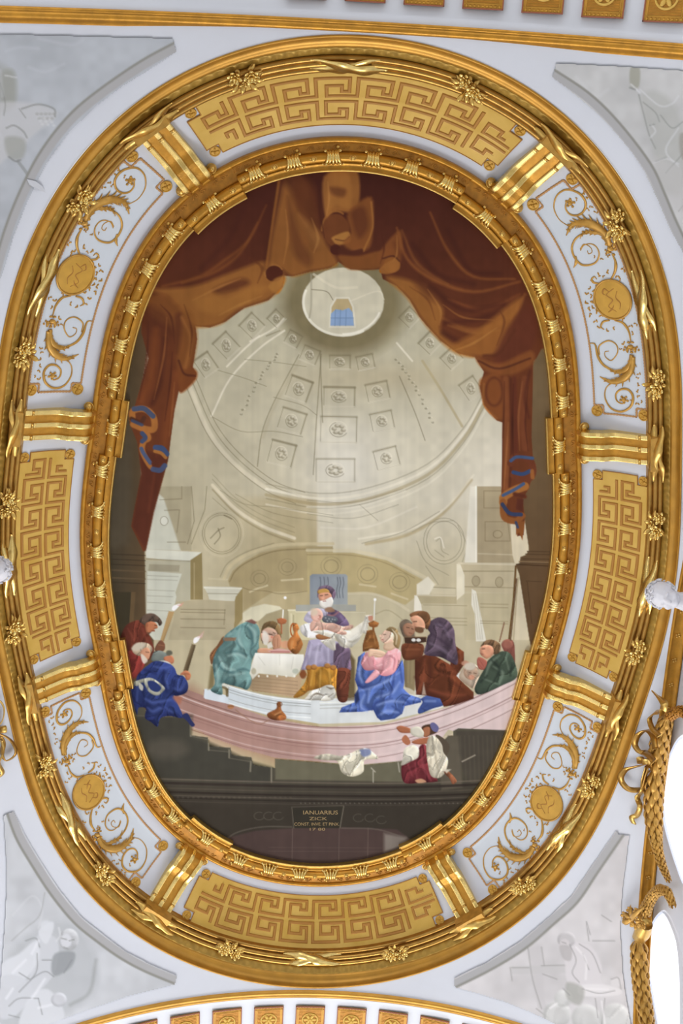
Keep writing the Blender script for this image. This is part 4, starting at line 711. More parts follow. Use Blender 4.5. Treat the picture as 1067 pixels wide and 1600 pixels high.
c.poly(C5((330,1020),(380,1040),(420,1090),(400,1150),(360,1110)), (88,76,62), sm=True); c.poly(C5((290,1030),(330,1030),(370,1080),(380,1130),(410,1180),(390,1260),(350,1295),(300,1280),(280,1200),(270,1100)), (206,198,176), sm=True, rim=(5,(156,146,122),.6)); c.folds([C5((320,1060),(330,1160),(350,1270)),C5((300,1090),(300,1200))], 3, (160,150,126), .7, 3); c.poly(C5((385,1260),(410,1250),(465,1310),(440,1335),(420,1300)), (172,104,70), sm=True, rim=(3,(118,66,42),.7)); c.poly(C5((380,1240),(430,1240),(400,1265)), (206,200,180), .9, 2)
c.label(None)

# weathering: faint vertical streaks and plaster mottling of the painted surface
n1 = vnoise(c.h, c.w, 40, 1); n2 = vnoise(c.h, c.w, 9, 2); n3 = np.repeat(vnoise(1, c.w, 4, 4), c.h, 0)*.6+np.repeat(vnoise(1, c.w, 11, 5), c.h, 0)*.4
FIG0 = [i for i, q in enumerate(c.names) if q and q[0] == 'painted_altar'][0]
lum = c.rgb.mean(2, keepdims=True); c.rgb = np.where((c.lab >= FIG0)[...,None], c.rgb*.88+lum*.12, c.rgb)
cur_ = np.array([bool(q) and q[0] == 'painted_curtain' for q in c.names])[c.lab][...,None]; c.rgb = np.where(cur_, (c.rgb*.86+lum*.14)*.93, c.rgb); arch_ = (c.lab == 1)[...,None]; c.rgb = np.where(arch_, ((c.rgb-190)*1.22+188)*np.array([1.0,.99,.97]), c.rgb)
c.rgb = np.clip(c.rgb, 0, 250); c.rgb *= (1+.07*(n1-.5)+.05*(n2-.5)+.05*(n3-.5))[...,None]

def paint_mesh(c, name_of, cells_ok, surf, parent, m, lift=0.0):
    gx, gy = np.meshgrid(c.xs, c.ys); P = surf(np.stack([gx.ravel(), gy.ravel()], 1))
    C = alb(np.clip(c.rgb.reshape(-1,3), 0, 255)); n = c.h*c.w; out = []
    i, j = np.meshgrid(np.arange(c.h-1), np.arange(c.w-1), indexing='ij'); i = i.ravel(); j = j.ravel()
    F = np.stack([i*c.w+j, (i+1)*c.w+j, (i+1)*c.w+j+1, i*c.w+j+1], 1); L = c.lab[:-1,:-1].ravel()
    ok = cells_ok(P)[F].all(1)
    for k in range(1, len(c.names)):
        f = F[ok & (L == k)]
        if len(f) < 6: continue
        u, inv = np.unique(f, return_inverse=True)
        o = part(c.names[k][0], P[u], inv.reshape(f.shape), m, parent, True, C[u])
        if c.names[k][1]: o['label'] = c.names[k][1]
        out.append(o)
    return out
pt = thing('ceiling_painting', [0,0,1.0], 'huge oval ceiling painting of robed people in a pale domed hall under a rust curtain', 'painting')
def inside_oval(P):
    t = np.arctan2(P[:,1], P[:,0]); return np.hypot(P[:,0], P[:,1]) < rad(FA, t)+.0015
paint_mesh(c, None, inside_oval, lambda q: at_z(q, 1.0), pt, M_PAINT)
# the gold lettering on the tablet (flat paint)
def letters(txt, px, size_px, parent):
    cu = bpy.data.curves.new('lettering', 'FONT'); cu.body = txt; cu.align_x = 'CENTER'; cu.size = 1.0
    o = bpy.data.objects.new('tmp', cu); COL.objects.link(o); dg = bpy.context.evaluated_depsgraph_get()
    me = bpy.data.meshes.new_from_object(o.evaluated_get(dg)); bpy.data.objects.remove(o)
    a = at_z([px, (px[0]+1,px[1]), (px[0],px[1]-1)], .9998); ex = (a[1]-a[0]); ey = (a[2]-a[0])
    V = np.array([v.co[:] for v in me.vertices]); F = [tuple(p.vertices) for p in me.polygons]
    w_ = V[:,0].max()-V[:,0].min()
    P = a[0]+np.outer(V[:,0]*size_px[0]/w_, ex)+np.outer(V[:,1]*size_px[1]*1.35, ey)
    o = part('lettering', P, F, M_LETTER, parent, False); bpy.data.meshes.remove(me); o['label'] = 'gold painted lettering'; return o
M_LETTER = mat('letter_gold', (150,126,82), .7)
letters('IANUARIUS', (500.5,1272.5), (54,6.4), pt); letters('ZICK', (497,1281.5), (28,5.2), pt); letters('CONST. INVE. ET PINX.', (495,1290), (70,5.0), pt); letters('17 80', (495,1297.6), (24,4.2), pt)

# ================================================================== GRISAILLE PAINTINGS ON THE PENDENTIVES
G0 = (178,182,188)
def gris(label, x0, y0, x1, y1, outline, border, paintfn, warm=(178,182,188)):
    g = Canvas(x0, y0, x1, y1, 1.6); g.names.append(('painted_ground', None)); g.cur = 1; g.fs = .25
    g.rgb[:] = warm; n = vnoise(g.h, g.w, 26, x0+5000)*.6+vnoise(g.h, g.w, 8, y0+5000)*.4; g.rgb *= (1+.13*(n-.5))[...,None]
    X, Y = np.meshgrid(g.xs, g.ys); P = np.asarray(outline, float); B = np.roll(P,-1,0); ins = np.zeros(X.shape, bool)
    for p, q in zip(P, B):
        if p[1] == q[1]: continue
        cnd = (p[1] > Y) != (q[1] > Y); ins ^= cnd & (X < (q[0]-p[0])*(Y-p[1])/(q[1]-p[1])+p[0])
    g.lab[:] = np.where(ins, 1, 0)
    paintfn(g)
    g.label('painted_border')
    for w, cc, a, f, own in ((13.5,(168,168,170),1,1.2,True),(4.0,(136,136,130),.9,2,False)):
        b = np.array(border, float)
        if w == 13.5: g.line(b, w, cc, a, f, own=True)
        else: g.line(b+np.array(border_off), w, cc, a, f)
    g.lab = np.where(ins | (g.lab > 2), g.lab, 0)
    g.lab = np.where(ins, g.lab, 0)
    o = thing('grisaille_painting', on_pend([P.mean(0)], .0015)[0], label, 'painting', 'grey paintings between oval and arches')
    paint_mesh(g, None, lambda P: np.ones(len(P), bool), lambda q: on_pend(q, .0015), o, M_GRIS)
    return o
def blob(g, P, col, a=.7, f=6): g.poly(P, col, a, f, sm=True, own=False)
def dl(g, P, w=1.6, a=.5, col=(128,130,128), f=1.6): g.line(P, w, col, a, f)
def ll(g, P, w=2.5, a=.6, col=(206,208,212), f=2.4): g.line(P, w, col, a, f)
# upper left
def p_ul(g):
    for P in (PXP((-40,90),(10,105),(25,130),(15,170),(-40,180)),): blob(g, P, (150,152,148), .5, 12)
    blob(g, PXP((0,115),(22,112),(24,160),(8,165),(0,150)), (150,152,146), .7, 8); blob(g, PXP((-20,170),(40,160),(85,172),(86,185),(60,205),(20,240),(-20,260)), (192,193,196), .7, 6)
    dl(g, PXP((34,170),(60,163),(84,170),(86,182)), 3, .55); dl(g, PXP((30,170),(40,184)), 2, .5); dl(g, PXP((0,130),(8,160),(6,180)), 2, .5); dl(g, PXP((10,200),(22,196),(36,205),(42,215)), 3, .5)
    blob(g, PXP((8,215),(38,218),(36,246),(14,246)), (158,160,156), .8, 6); dl(g, PXP((14,245),(24,252),(32,250)), 3, .6); dl(g, PXP((28,252),(40,268),(48,280)), 5, .5)
    for k in range(9): g.ell((58+k*3.3, 178+(k*7) % 14), (3,2.2), (150,152,150), .45, 2, own=False); g.ell((60+k*3, 184+(k*5) % 14), (2.6,2), (206,208,210), .5, 2, own=False)
    for P in (PXP((10,80),(30,74),(60,76)), PXP((45,105),(70,112),(100,100)), PXP((60,60),(110,70),(130,62)), PXP((0,210),(-20,240),(-30,300)), PXP((4,150),(0,110))): ll(g, P, 4, .35, (196,200,208), 5)
    for p in ((8,118),(18,120)): ll(g, [p,(p[0]+8,p[1]+1)], 2, .7)
O_UL = PXP((-70,48),(0,53),(150,57),(269,60),(271,68),(275,80),(231,108.8),(190,134),(152,163),(108.7,204),(72,254),(43.5,310),(20,370),(4,425),(-70,600))
border_off = (-4.5,-6); gris('grey painted corner panel, upper left of the oval, with drapery and a blade', -72, 40, 282, 440, O_UL, PXP((290,66),(222,103),(145,157),(101.5,198),(64,249),(35,306),(11,367),(-10,440)), p_ul, (174,179,186))
sw = thing('painted_blade', on_pend([(60,290)], .0022)[0], 'pale grey painted blade tip overlapping the white band, upper left', 'painted blade')
bp_ = PXP((42,280),(56,283),(66,291),(71,301),(58,295),(46,289)); part('blade', on_pend(bp_, .0024), [tuple(range(6))], mat('blade_grey', (190,193,200), .7), sw, False)
# upper right
def p_ur(g):
    blob(g, PXP((985,106),(999,106),(998,135),(985,135)), (152,152,140), .8, 3); ll(g, PXP((986,132),(1000,145)), 3, .7); dl(g, PXP((984,137),(992,140)), 3, .6); dl(g, PXP((998,148),(1006,180),(1014,210),(1024,232)), 2.4, .6)
    blob(g, PXP((1000,150),(1040,150),(1067,200),(1067,300),(1030,290),(1020,230)), (166,168,164), .5, 10)
    for P in (PXP((1000,140),(1030,165),(1050,162),(1060,150)), PXP((1018,195),(1024,205),(1016,215)), PXP((1060,200),(1040,235),(1060,260)), PXP((1020,255),(1040,248),(1060,256))): ll(g, P, 2.4, .6)
    for P in (PXP((1005,160),(1024,176),(1030,190)), PXP((1032,180),(1050,200),(1067,190)), PXP((1015,196),(1022,194)), PXP((1024,252),(1040,246)), PXP((1040,270),(1067,240)), PXP((1060,330),(1085,300))): dl(g, P, 2, .5)
    blob(g, PXP((1062,210),(1080,215),(1080,250),(1064,245)), (150,146,140), .7, 4); ll(g, PXP((900,120),(930,150),(950,140)), 4, .3, f=5); blob(g, PXP((1000,250),(1067,262),(1100,330),(1060,330)), (188,187,188), .5, 12)
O_UR = PXP((868,98.5),(960,103),(1066,110),(1150,117),(1150,560),(1095,450),(1070,400),(1046,357),(1027,312),(1005.5,266),(984,234),(957,202),(933,177),(908.5,155.7),(885,137),(862,119.8),(866,108))
border_off = (4.5,-5); gris('grey painted corner panel, upper right of the oval', 855, 92, 1150, 470, O_UR, PXP((852,108),(915,150),(963,197),(1012,261),(1034,308),(1053,353),(1085,420),(1110,480)), p_ur, (186,187,188))
# lower left
def p_ll(g):
    blob(g, PXP((10,1500),(60,1450),(110,1440),(150,1500),(140,1560),(60,1600),(0,1600)), (168,172,176), .5, 14)
    ll(g, PXP((20,1430),(50,1400),(66,1420),(60,1450)), 3, .4); dl(g, PXP((70,1395),(62,1430),(40,1450),(18,1470)), 2, .3); dl(g, PXP((150,1500),(140,1550),(110,1570)), 5, .35, f=5)
    F_, H_ = (195,198,204), (206,209,215)
    blob(g, PXP((60,1460),(90,1470),(85,1520),(50,1560),(20,1590),(12,1575),(40,1540),(52,1500)), F_, .9, 3); blob(g, PXP((30,1490),(56,1470),(60,1500),(30,1540),(4,1540),(5,1505)), H_, .9, 4); blob(g, PXP((0,1530),(30,1525),(50,1545),(30,1580),(0,1590)), F_, .9, 4)
    blob(g, PXP((45,1560),(70,1545),(90,1560),(100,1590),(70,1610),(30,1605)), H_, .8, 4); g.ell((108,1468), (15,17), (188,190,194), .95, 3, own=False, rim=(6,(146,148,150),.7)); g.ell((103,1470), (9,11), (204,206,212), .9, 3, own=False); dl(g, PXP((96,1466),(104,1468)), 1.6, .7); dl(g, PXP((108,1470),(116,1468)), 1.6, .7); dl(g, PXP((100,1480),(106,1482)), 1.4, .6)
    blob(g, PXP((86,1490),(116,1488),(112,1510),(88,1525),(80,1515)), (142,146,150), .8, 4); blob(g, PXP((60,1455),(80,1440),(84,1450),(72,1475)), H_, .9, 3); g.ell((72,1446), (9,8), H_, .8, 4, own=False); ll(g, PXP((92,1450),(94,1462),(88,1470)), 3, .7); g.ell((92,1562), (12,11), (192,194,200), .9, 3, own=False, rim=(5,(150,152,156),.7))
    for P in (PXP((58,1490),(56,1520),(30,1550)), PXP((40,1470),(56,1466),(62,1480)), PXP((48,1530),(70,1518),(84,1526)), PXP((66,1500),(80,1500)), PXP((30,1520),(46,1530)), PXP((14,1572),(30,1560),(60,1560)), PXP((60,1560),(66,1585)), PXP((14,1586),(30,1590)), PXP((112,1500),(100,1520))): dl(g, P, 2, .6, (132,135,138))
    for P in (PXP((60,1470),(50,1490)), PXP((40,1500),(20,1520)), PXP((70,1530),(50,1560)), PXP((20,1545),(10,1560)), PXP((60,1575),(80,1570))): ll(g, P, 4, .7, (218,220,226), 3)
O_LL = PXP((5,1274),(13,1270),(21,1267.6),(38,1303),(57.7,1337),(90,1387),(126,1431.6),(160,1459),(196.9,1486.7),(236,1507),(275.6,1523.5),(272,1537),(200,1555),(131,1578.6),(73.5,1600),(60,1640),(-40,1640),(-2,1560),(2.6,1502),(7,1440),(9.2,1397),(9,1340))
border_off = (-5,4); gris('grey painted corner panel, lower left of the oval, with two seated figures', -44, 1262, 284, 1644, O_LL, PXP((12,1255),(29,1303),(51,1342),(84,1393),(120,1437),(155,1466),(193,1493),(232,1514),(285,1536)), p_ll, (190,193,198))
# lower right
def p_lr(g):
    g.poly(PXP((825,1482),(846,1478),(850,1560),(860,1584),(840,1575)), (190,188,190), .7, 3, own=False); g.poly(PXP((797,1510),(885,1508),(885,1520),(800,1522)), (188,187,188), .7, 2, own=False)
    for P in (PXP((825,1482),(832,1530),(846,1576)), PXP((846,1480),(850,1508)), PXP((797,1512),(800,1532)), PXP((800,1512),(826,1512)), PXP((846,1509),(885,1508)), PXP((848,1522),(870,1530)), PXP((838,1576),(856,1590))): dl(g, P, 2, .5, (140,139,138))
    blob(g, PXP((880,1460),(900,1470),(925,1480),(940,1510),(938,1530),(950,1545),(930,1545),(890,1540),(882,1500)), (206,203,206), .9, 3); g.ell((885,1468), (14,12), (186,184,186), .95, 3, own=False, rim=(5,(150,148,150),.7)); g.ell((882,1476), (8,9), (200,196,198), .9, 2, own=False); blob(g, PXP((874,1478),(892,1480),(892,1500),(880,1498)), (174,171,172), .8, 3)
    blob(g, PXP((905,1540),(940,1538),(968,1545),(965,1555),(910,1556)), (216,214,216), .9, 3); g.ell((962,1535), (8,8), (208,206,208), .9, 3, own=False)
    for cx, cy, r in ((870,1585,22),(915,1590,22),(960,1590,24),(880,1560,14)): g.ell((cx,cy), (r,r*.95), (196,197,196), .8, 4, own=False, rim=(8,(160,162,160),.6))
    blob(g, PXP((886,1535),(912,1545),(906,1570),(886,1560)), (156,157,152), .7, 5)
    for P in (PXP((890,1476),(900,1500),(894,1520),(905,1535)), PXP((905,1475),(925,1490),(938,1520)), PXP((878,1472),(884,1474)), PXP((910,1490),(920,1515)), PXP((910,1545),(935,1552),(960,1548)), PXP((930,1560),(934,1590)), PXP((945,1560),(940,1600)), PXP((955,1530),(966,1528),(970,1545)), PXP((880,1545),(890,1555)), PXP((920,1470),(916,1440),(922,1460)), PXP((926,1470),(960,1470)), PXP((940,1430),(955,1440))): dl(g, P, 1.8, .55, (138,137,138))
    for P in (PXP((900,1480),(915,1500),(915,1530)), PXP((915,1545),(950,1546)), PXP((940,1565),(945,1600)), PXP((860,1575),(870,1568))): ll(g, P, 3, .7, (226,224,226), 3)
    ll(g, PXP((925,1380),(935,1420),(920,1450)), 5, .3, (204,200,202), 6)
O_LR = PXP((961.7,1296.8),(966,1303),(983,1305),(980,1320),(977.6,1342),(972,1385),(969,1422),(968.5,1462.5),(972,1520),(977.6,1562),(986,1605),(995,1640),(940,1640),(857.4,1594),(820,1577),(784.3,1563),(745,1551),(709.8,1542),(708.4,1528),(760,1503),(812.5,1470),(855,1434),(891,1400),(923.2,1353))
border_off = (5,4); gris('grey painted corner panel, lower right of the oval, with a bearded man and a cross', 700, 1288, 1000, 1644, O_LR, PXP((975,1292),(929,1359),(897,1406),(860,1440),(817,1477),(764,1510),(700,1542)), p_lr, (198,196,198))
# ================================================================== THE OVAL FRAME, THE COVE, THE RING OF ORNAMENT
SB = [.0654, .1850, .3150, .4346, .5654, .6850, .8150, .9346]        # the eight brackets
SBN = ['below the right key panel', 'right of the bottom key panel', 'left of the bottom key panel', 'below the left key panel',
       'above the left key panel', 'left of the top key panel', 'right of the top key panel', 'above the right key panel']
sv = np.linspace(0, 1, 900, endpoint=False)
cv = tag(part('ceiling', *(lambda d: (cove(sv[:,None], d[None,:], 0).reshape(-1,3), grid_faces(len(sv), len(d), True, False)))(np.linspace(.0235,.080,16)), M_PLASTER),
         kind='structure')

# inner frame
TABW = .0146
def tab_off(s):
    m = np.zeros_like(s)
    for b in SB: m = np.where(np.abs((s-b+.5) % 1-.5) < TABW, 1.0, m)
    return m
svf = [np.linspace(0,1,1100,endpoint=False)]
for b in SB:
    for e in (-TABW, TABW): svf.append(np.array([b+e-1e-6, b+e+1e-6]) % 1)
svf = np.sort(np.concatenate(svf)); off = tab_off(svf)*-.0046
fr = thing('oval_picture_frame', [0,0,.996], 'wide ochre gilded oval frame with ribbon clasps round the large ceiling painting', 'picture frame')
def arc(c, r, a0, a1, n=7):
    return [(c[0]+r*math.cos(math.radians(a)), c[1]+r*math.sin(math.radians(a))) for a in np.linspace(a0, a1, n)]
def frame_part(name, pts, m, fade=None):
    pts = np.asarray(pts, float)
    w = np.ones(len(pts)) if fade is None else np.clip((fade[1]-pts[:,0])/(fade[1]-fade[0]), 0, 1)
    d = pts[None,:,0]+off[:,None]*w[None,:]
    V = ring(svf[:,None], d, np.broadcast_to(pts[None,:,1], d.shape)).reshape(-1,3)
    return part(name, V, grid_faces(len(svf), len(pts), True, False), m, fr)
frame_part('inner_fillet', [(-.0012,1.0005),(-.0012,.9958)]+arc((-.0003,.9955),.0009,180,360,6)+[(.0007,.9975)], M_GILT2)
frame_part('flat_band', [(.0006,.9968),(.0014,.9972),(.0046,.9966),(.0054,.9956),(.0060,.9972),(.0066,.9982)], M_FRAME)
frame_part('rounded_torus', [(.0062,.9985)]+arc((.0102,.9962),.0040,170,370,13)+[(.0142,.9985)], M_FRAME)
frame_part('scrolled_band', [(.0140,.9984),(.0150,.9972),(.0158,.9974),(.0210,.9970),(.0218,.9974)], M_FRAMED, (.0150,.0222))
frame_part('outer_rim', [(.0214,.9976)]+arc((.0236,.9966),.0021,190,330,7)+[(.0262,.9985),(.0266,1.0005)], M_FRAME, (.0150,.0222))

def frame_matrix(s, d, z, sc=1.0):
    x, y, nx, ny, tx, ty = [float(v) for v in ov(s)]
    p = ring(s, d, z)
    M = Matrix(((tx, nx, 0, 0), (ty, ny, 0, 0), (0, 0, 1, 0), (0,0,0,1)))   # X tangent, Y outward, Z up
    if M.to_3x3().determinant() < 0: M = Matrix(((-tx, nx, 0, 0), (-ty, ny, 0, 0), (0,0,1,0), (0,0,0,1)))
    M.translation = Vector(W(np.array(p)).tolist())
    return M
def place(o, M, parent=None):
    if parent is not None:
        o.parent = parent; M = Matrix.Translation(-Vector(parent.location)) @ M
    o.matrix_basis = M
def proto_mesh(name, mb, m, smooth=True):
    V, F = mb.get() if isinstance(mb, MB) else mb
    return mesh_data(name, np.asarray(V)*S, F, m, smooth)
# ribbon clasp: five crossed bands over the torus
mb = MB()
for k, (dx, tw) in enumerate(((-.0032,.0012),(-.0017,.0005),(0,0),(.0017,-.0005),(.0032,-.0012))):
    a = np.radians(np.linspace(175, 365, 9)); rr = .0049 if k == 2 else .0046
    flare = np.abs(np.linspace(-1,1,9))**2*dx*.55
    P = np.stack([dx+flare+tw*np.linspace(-1,1,9), rr*np.cos(a), rr*np.sin(a)], 1)
    mb.add(*tube(P, [.0010]*9, 6))
for sx in (-1,1):
    for sy in (-1,1):
        mb.add(*ellipsoid((sx*.0046, sy*.0046, -.001), (.0013,.0013,.0011), 8, 6))
mb.V = [v*np.array([1.3,1.12,1.12]) for v in mb.V]
clasp_me = proto_mesh('clasp', mb, M_GILT)
mb = MB(); mb.add(*ellipsoid((0,0,-.0041), (.0020,.0020,.0015), 10, 7))
P = [(0.0025*math.cos(a), .0019*math.sin(a), -.0037) for a in np.linspace(0, 2*np.pi, 13)]
mb.add(*tube(P, .00045, 5))
stud_me = proto_mesh('stud', mb, M_GILT2)
mb = MB(); mb.add(*ellipsoid((0,0,-.0004), (.0017,.0017,.0015), 10, 7)); pearl_me = proto_mesh('pearl', mb, M_GILT2)
# raised curls on the scrolled band, one part between each pair of pearls
mb = MB()
for sx in (-1,1):
    a = np.linspace(0, 2.6*np.pi, 26); r = np.linspace(.0021,.0004,26)
    P = np.stack([sx*(.0030+r*np.cos(a)), r*np.sin(a), np.full(26,-.0002)], 1); mb.add(*tube(P, .00042, 5))
    P = catmull([(sx*.0052,.0006,-.0002),(sx*.0062,-.001,-.0002),(sx*.0075,0,-.0002)], 5); mb.add(*tube(P, np.linspace(.0006,.0002,len(P)), 5))
curl_me = proto_mesh('curl_pattern', mb, M_FRAMED)
arcs = [(SB[i], SB[(i+1) % 8], n) for i, n in zip(range(8), (5,6,5,5,5,6,5,5))]
cl_s = []
for (a, b, n) in arcs:
    if b < a: b += 1
    st = [a]+list(np.linspace(a+.0225, b-.0225, n)); cl_s.append((a, True))
    for q in st[1:]: cl_s.append((q % 1, False))
    st.append(b)
    for q0, q1 in zip(st[:-1], st[1:]):
        qs = [a+.0105, a+.0168] if q0 == a else ([b-.0168, b-.0105] if q1 == b else [(q0+q1)/2])
        for q in qs:
            t = abs((q-a) % 1) < TABW or abs((q-b+.5) % 1-.5) < TABW
            o = new_obj('stud', stud_me, fr); place(o, frame_matrix(q, .0102-(.0046 if t else 0), .9962), fr)
for q, t in cl_s:
    o = new_obj('clasp', clasp_me, fr); place(o, frame_matrix(q, .0102-(.0046 if t else 0), .9962), fr)
    if not t:
        o = new_obj('pearl', pearl_me, fr); place(o, frame_matrix(q+.0022, .0183, .9971), fr)
for k in range(96):
    o = new_obj('curl_pattern', curl_me, fr); place(o, frame_matrix((k+.5)/96, .0182, .9971), fr)

# ------------------------------------------------------------------ brackets
def bk(d, h):                                  # bracket side profile -> local (y,z) about d0=.05
    dz = float(dprof(d)); l = math.hypot(1, dz)
    return (d + h*dz/l - .05, float(prof(d)) - h/l - float(prof(.05)))
prof_pts = [(.0775,.002),(.0740,.0032),(.066,.0042),(.057,.0054),(.052,.0070),(.047,.0108),(.042,.0112),(.036,.0124),(.031,.0116),(.027,.0092),(.0235,.0050)]
bp = catmull([bk(*q) for q in prof_pts], 4)
def strap(x0, x1, lift, m, name):
    N = np.gradient(bp, axis=0); N /= np.linalg.norm(N,axis=1)[:,None]; Nn = np.stack([-N[:,1], N[:,0]],1)
    Nn *= np.where(Nn[:,1:2] > 0, -1, 1)
    top = bp+Nn*lift; base = bp-Nn*.004-np.array([0,0])
    V = []
    for a, b in zip(top, base):
        V += [(x0, b[0], b[1]+.004), (x0, a[0], a[1]), (x0*.8+x1*.2, *(a+(a-b)*.06)), (x0*.2+x1*.8, *(a+(a-b)*.06)), (x1, a[0], a[1]), (x1, b[0], b[1]+.004)]
    F = [tuple(q) for q in grid_faces(len(bp), 6)] + [(0,1,2,3,4,5), tuple(len(V)-6+i for i in (5,4,3,2,1,0))]
    return mesh_data(name, np.array(V)*S, F, m, False)
me_body = strap(-.0125, .0125, 0.0, M_FRAME, 'body')
me_ribs = [strap(c-.0021, c+.0021, .0016, M_GILT, 'rib') for c in (-.0112, 0, .0112)]
mb = MB()
y0, z0 = bk(.0765, .0); mb.add(*box(-.0158,.0158, y0-.0012,y0+.0078, z0-.0160,z0+.004))
mb.add(*box(-.0150,.0150, y0-.0020,y0+.0066, z0-.0172,z0-.0158))
me_pl = proto_mesh('plinth', mb, M_SCROLL, False)
def knob(sx):
    mb = MB(); y, z = bk(.030,.004); c = np.array([sx*.0155, y, z])
    mb.add(*ellipsoid(c, (.0038,.0035,.0035), 12, 9)); mb.add(*ellipsoid(c-np.array([0,0,.0034]), (.0015,.0015,.0012), 8, 6))
    P = [c+np.array([.0039*math.cos(a), .0039*math.sin(a), .0]) for a in np.linspace(0,2*np.pi,15)]; mb.add(*tube(P, .0006, 5))
    return proto_mesh('knob', mb, M_GILT2)
me_kn = [knob(-1), knob(1)]
mb = MB()
for c in (-.0112,0,.0112):
    y, z = bk(.0728,.0052)
    mb.add(*tube([(c-.0021,y,z),(c+.0021,y,z)], .0012, 8)); y, z = bk(.0706,.0050); mb.add(*tube([(c-.0018,y,z),(c+.0018,y,z)], .0007, 6))
me_bd = proto_mesh('bead', mb, M_GILT2)
bracket0 = None
for b, nm in zip(SB, SBN):
    M = frame_matrix(b, .05, float(prof(.05)))
    o = thing('scroll_bracket', [0,0,0], 'gilded scroll bracket with three bright ribs, '+nm, 'bracket', 'scroll brackets round the oval')
    o.matrix_basis = M
    for nme, me in [('body',me_body)]+[('rib',r) for r in me_ribs]+[('knob',k) for k in me_kn]+[('bead_row',me_bd),('plinth',me_pl)]:
        new_obj(nme, me, o)

# ------------------------------------------------------------------ meander panels
def map_panel(u, d, h, s0, flip=1):            # u: length along the ring from the panel centre
    return cove(s0+flip*np.asarray(u)/PER, d, h)
def ridge(path, w, h0, h1, mapf, step=.004, top=.45):
    """mitred raised line along a 2-D polyline (u,d)"""
    P = [np.array(path[0], float)]
    for a, b in zip(path[:-1], path[1:]):
        a = np.array(a, float); b = np.array(b, float); n = max(1, int(np.linalg.norm(b-a)/step))
        P += [a+(b-a)*(i+1)/n for i in range(n)]
    P = np.array(P); T = np.diff(P, axis=0); T /= np.linalg.norm(T,axis=1)[:,None]
    N = np.stack([-T[:,1], T[:,0]], 1)
    Nm = np.concatenate([N[:1], (N[:-1]+N[1:])/2, N[-1:]]); Nm /= (np.linalg.norm(Nm,axis=1)**2)[:,None]
    rows = [(-.5,h0),(-.5*top,h1),(.5*top,h1),(.5,h0)]
    V = np.stack([mapf(P[:,0]+Nm[:,0]*w*o, P[:,1]+Nm[:,1]*w*o, hh) for o, hh in rows], 1)
    k = len(P); F = [tuple(q) for q in grid_faces(k, 4)] + [(0,1,2,3), tuple(4*(k-1)+i for i in (3,2,1,0))]
    return V.reshape(-1,3), F
def rosette_mesh(r, name='rosette', m=M_SCROLL):
    mb = MB(); n = 20
    a = np.linspace(0, 2*np.pi, n, endpoint=False)
    P = [(r*math.cos(t), r*math.sin(t), -.0003) for t in np.linspace(0,2*np.pi,21)]; mb.add(*tube(P, r*.14, 6))
    V = [(r*math.cos(t), r*math.sin(t), -.0002) for t in a]+[(0,0,-.0005)]
    mb.add(V, [(i,(i+1)%n,n) for i in range(n)])
    for k in range(4):
        t = k*math.pi/2+.4; c, s_ = math.cos(t), math.sin(t)
        mb.add(*ellipsoid((r*.48*c, r*.48*s_, -.0006), (r*.36, r*.2, r*.2), 8, 6, [[c,-s_,0],[s_,c,0],[0,0,1]]))
    mb.add(*ellipsoid((0,0,-.0010), (r*.17,r*.17,r*.2), 8, 6))
    return proto_mesh(name, mb, m)
me_ros = rosette_mesh(.0042, m=M_MEDAL); me_ros2 = rosette_mesh(.0046, m=M_MEDAL)
def put_on_cove(me, name, s, d, parent, h=.0004, m=None):
    x, y, nx, ny, tx, ty = [float(v) for v in ov(s)]; dz = float(dprof(d)); l = math.hypot(1,dz)
    Y = Vector((nx, ny, dz))/l; X = Vector((tx, ty, 0)); Z = X.cross(Y)
    if Z.z < 0: X = -X; Z = X.cross(Y)
    M = Matrix((X, Y, Z)).transposed().to_4x4(); M.translation = Vector(W(cove(s, d, h)).tolist())
    o = new_obj(name, me, parent); place(o, M, parent); return o
ROW_IN = [(0,0),(.77,0),(.77,.56),(.57,.56),(.57,.26),(.22,.26),(.22,1),(1,1)]
ROW_OUT = [(0,1),(.8,1),(.8,.25),(.62,.25),(.62,.58),(.25,.58),(.25,0),(1,0)]
DI, DO = .0362, .0772
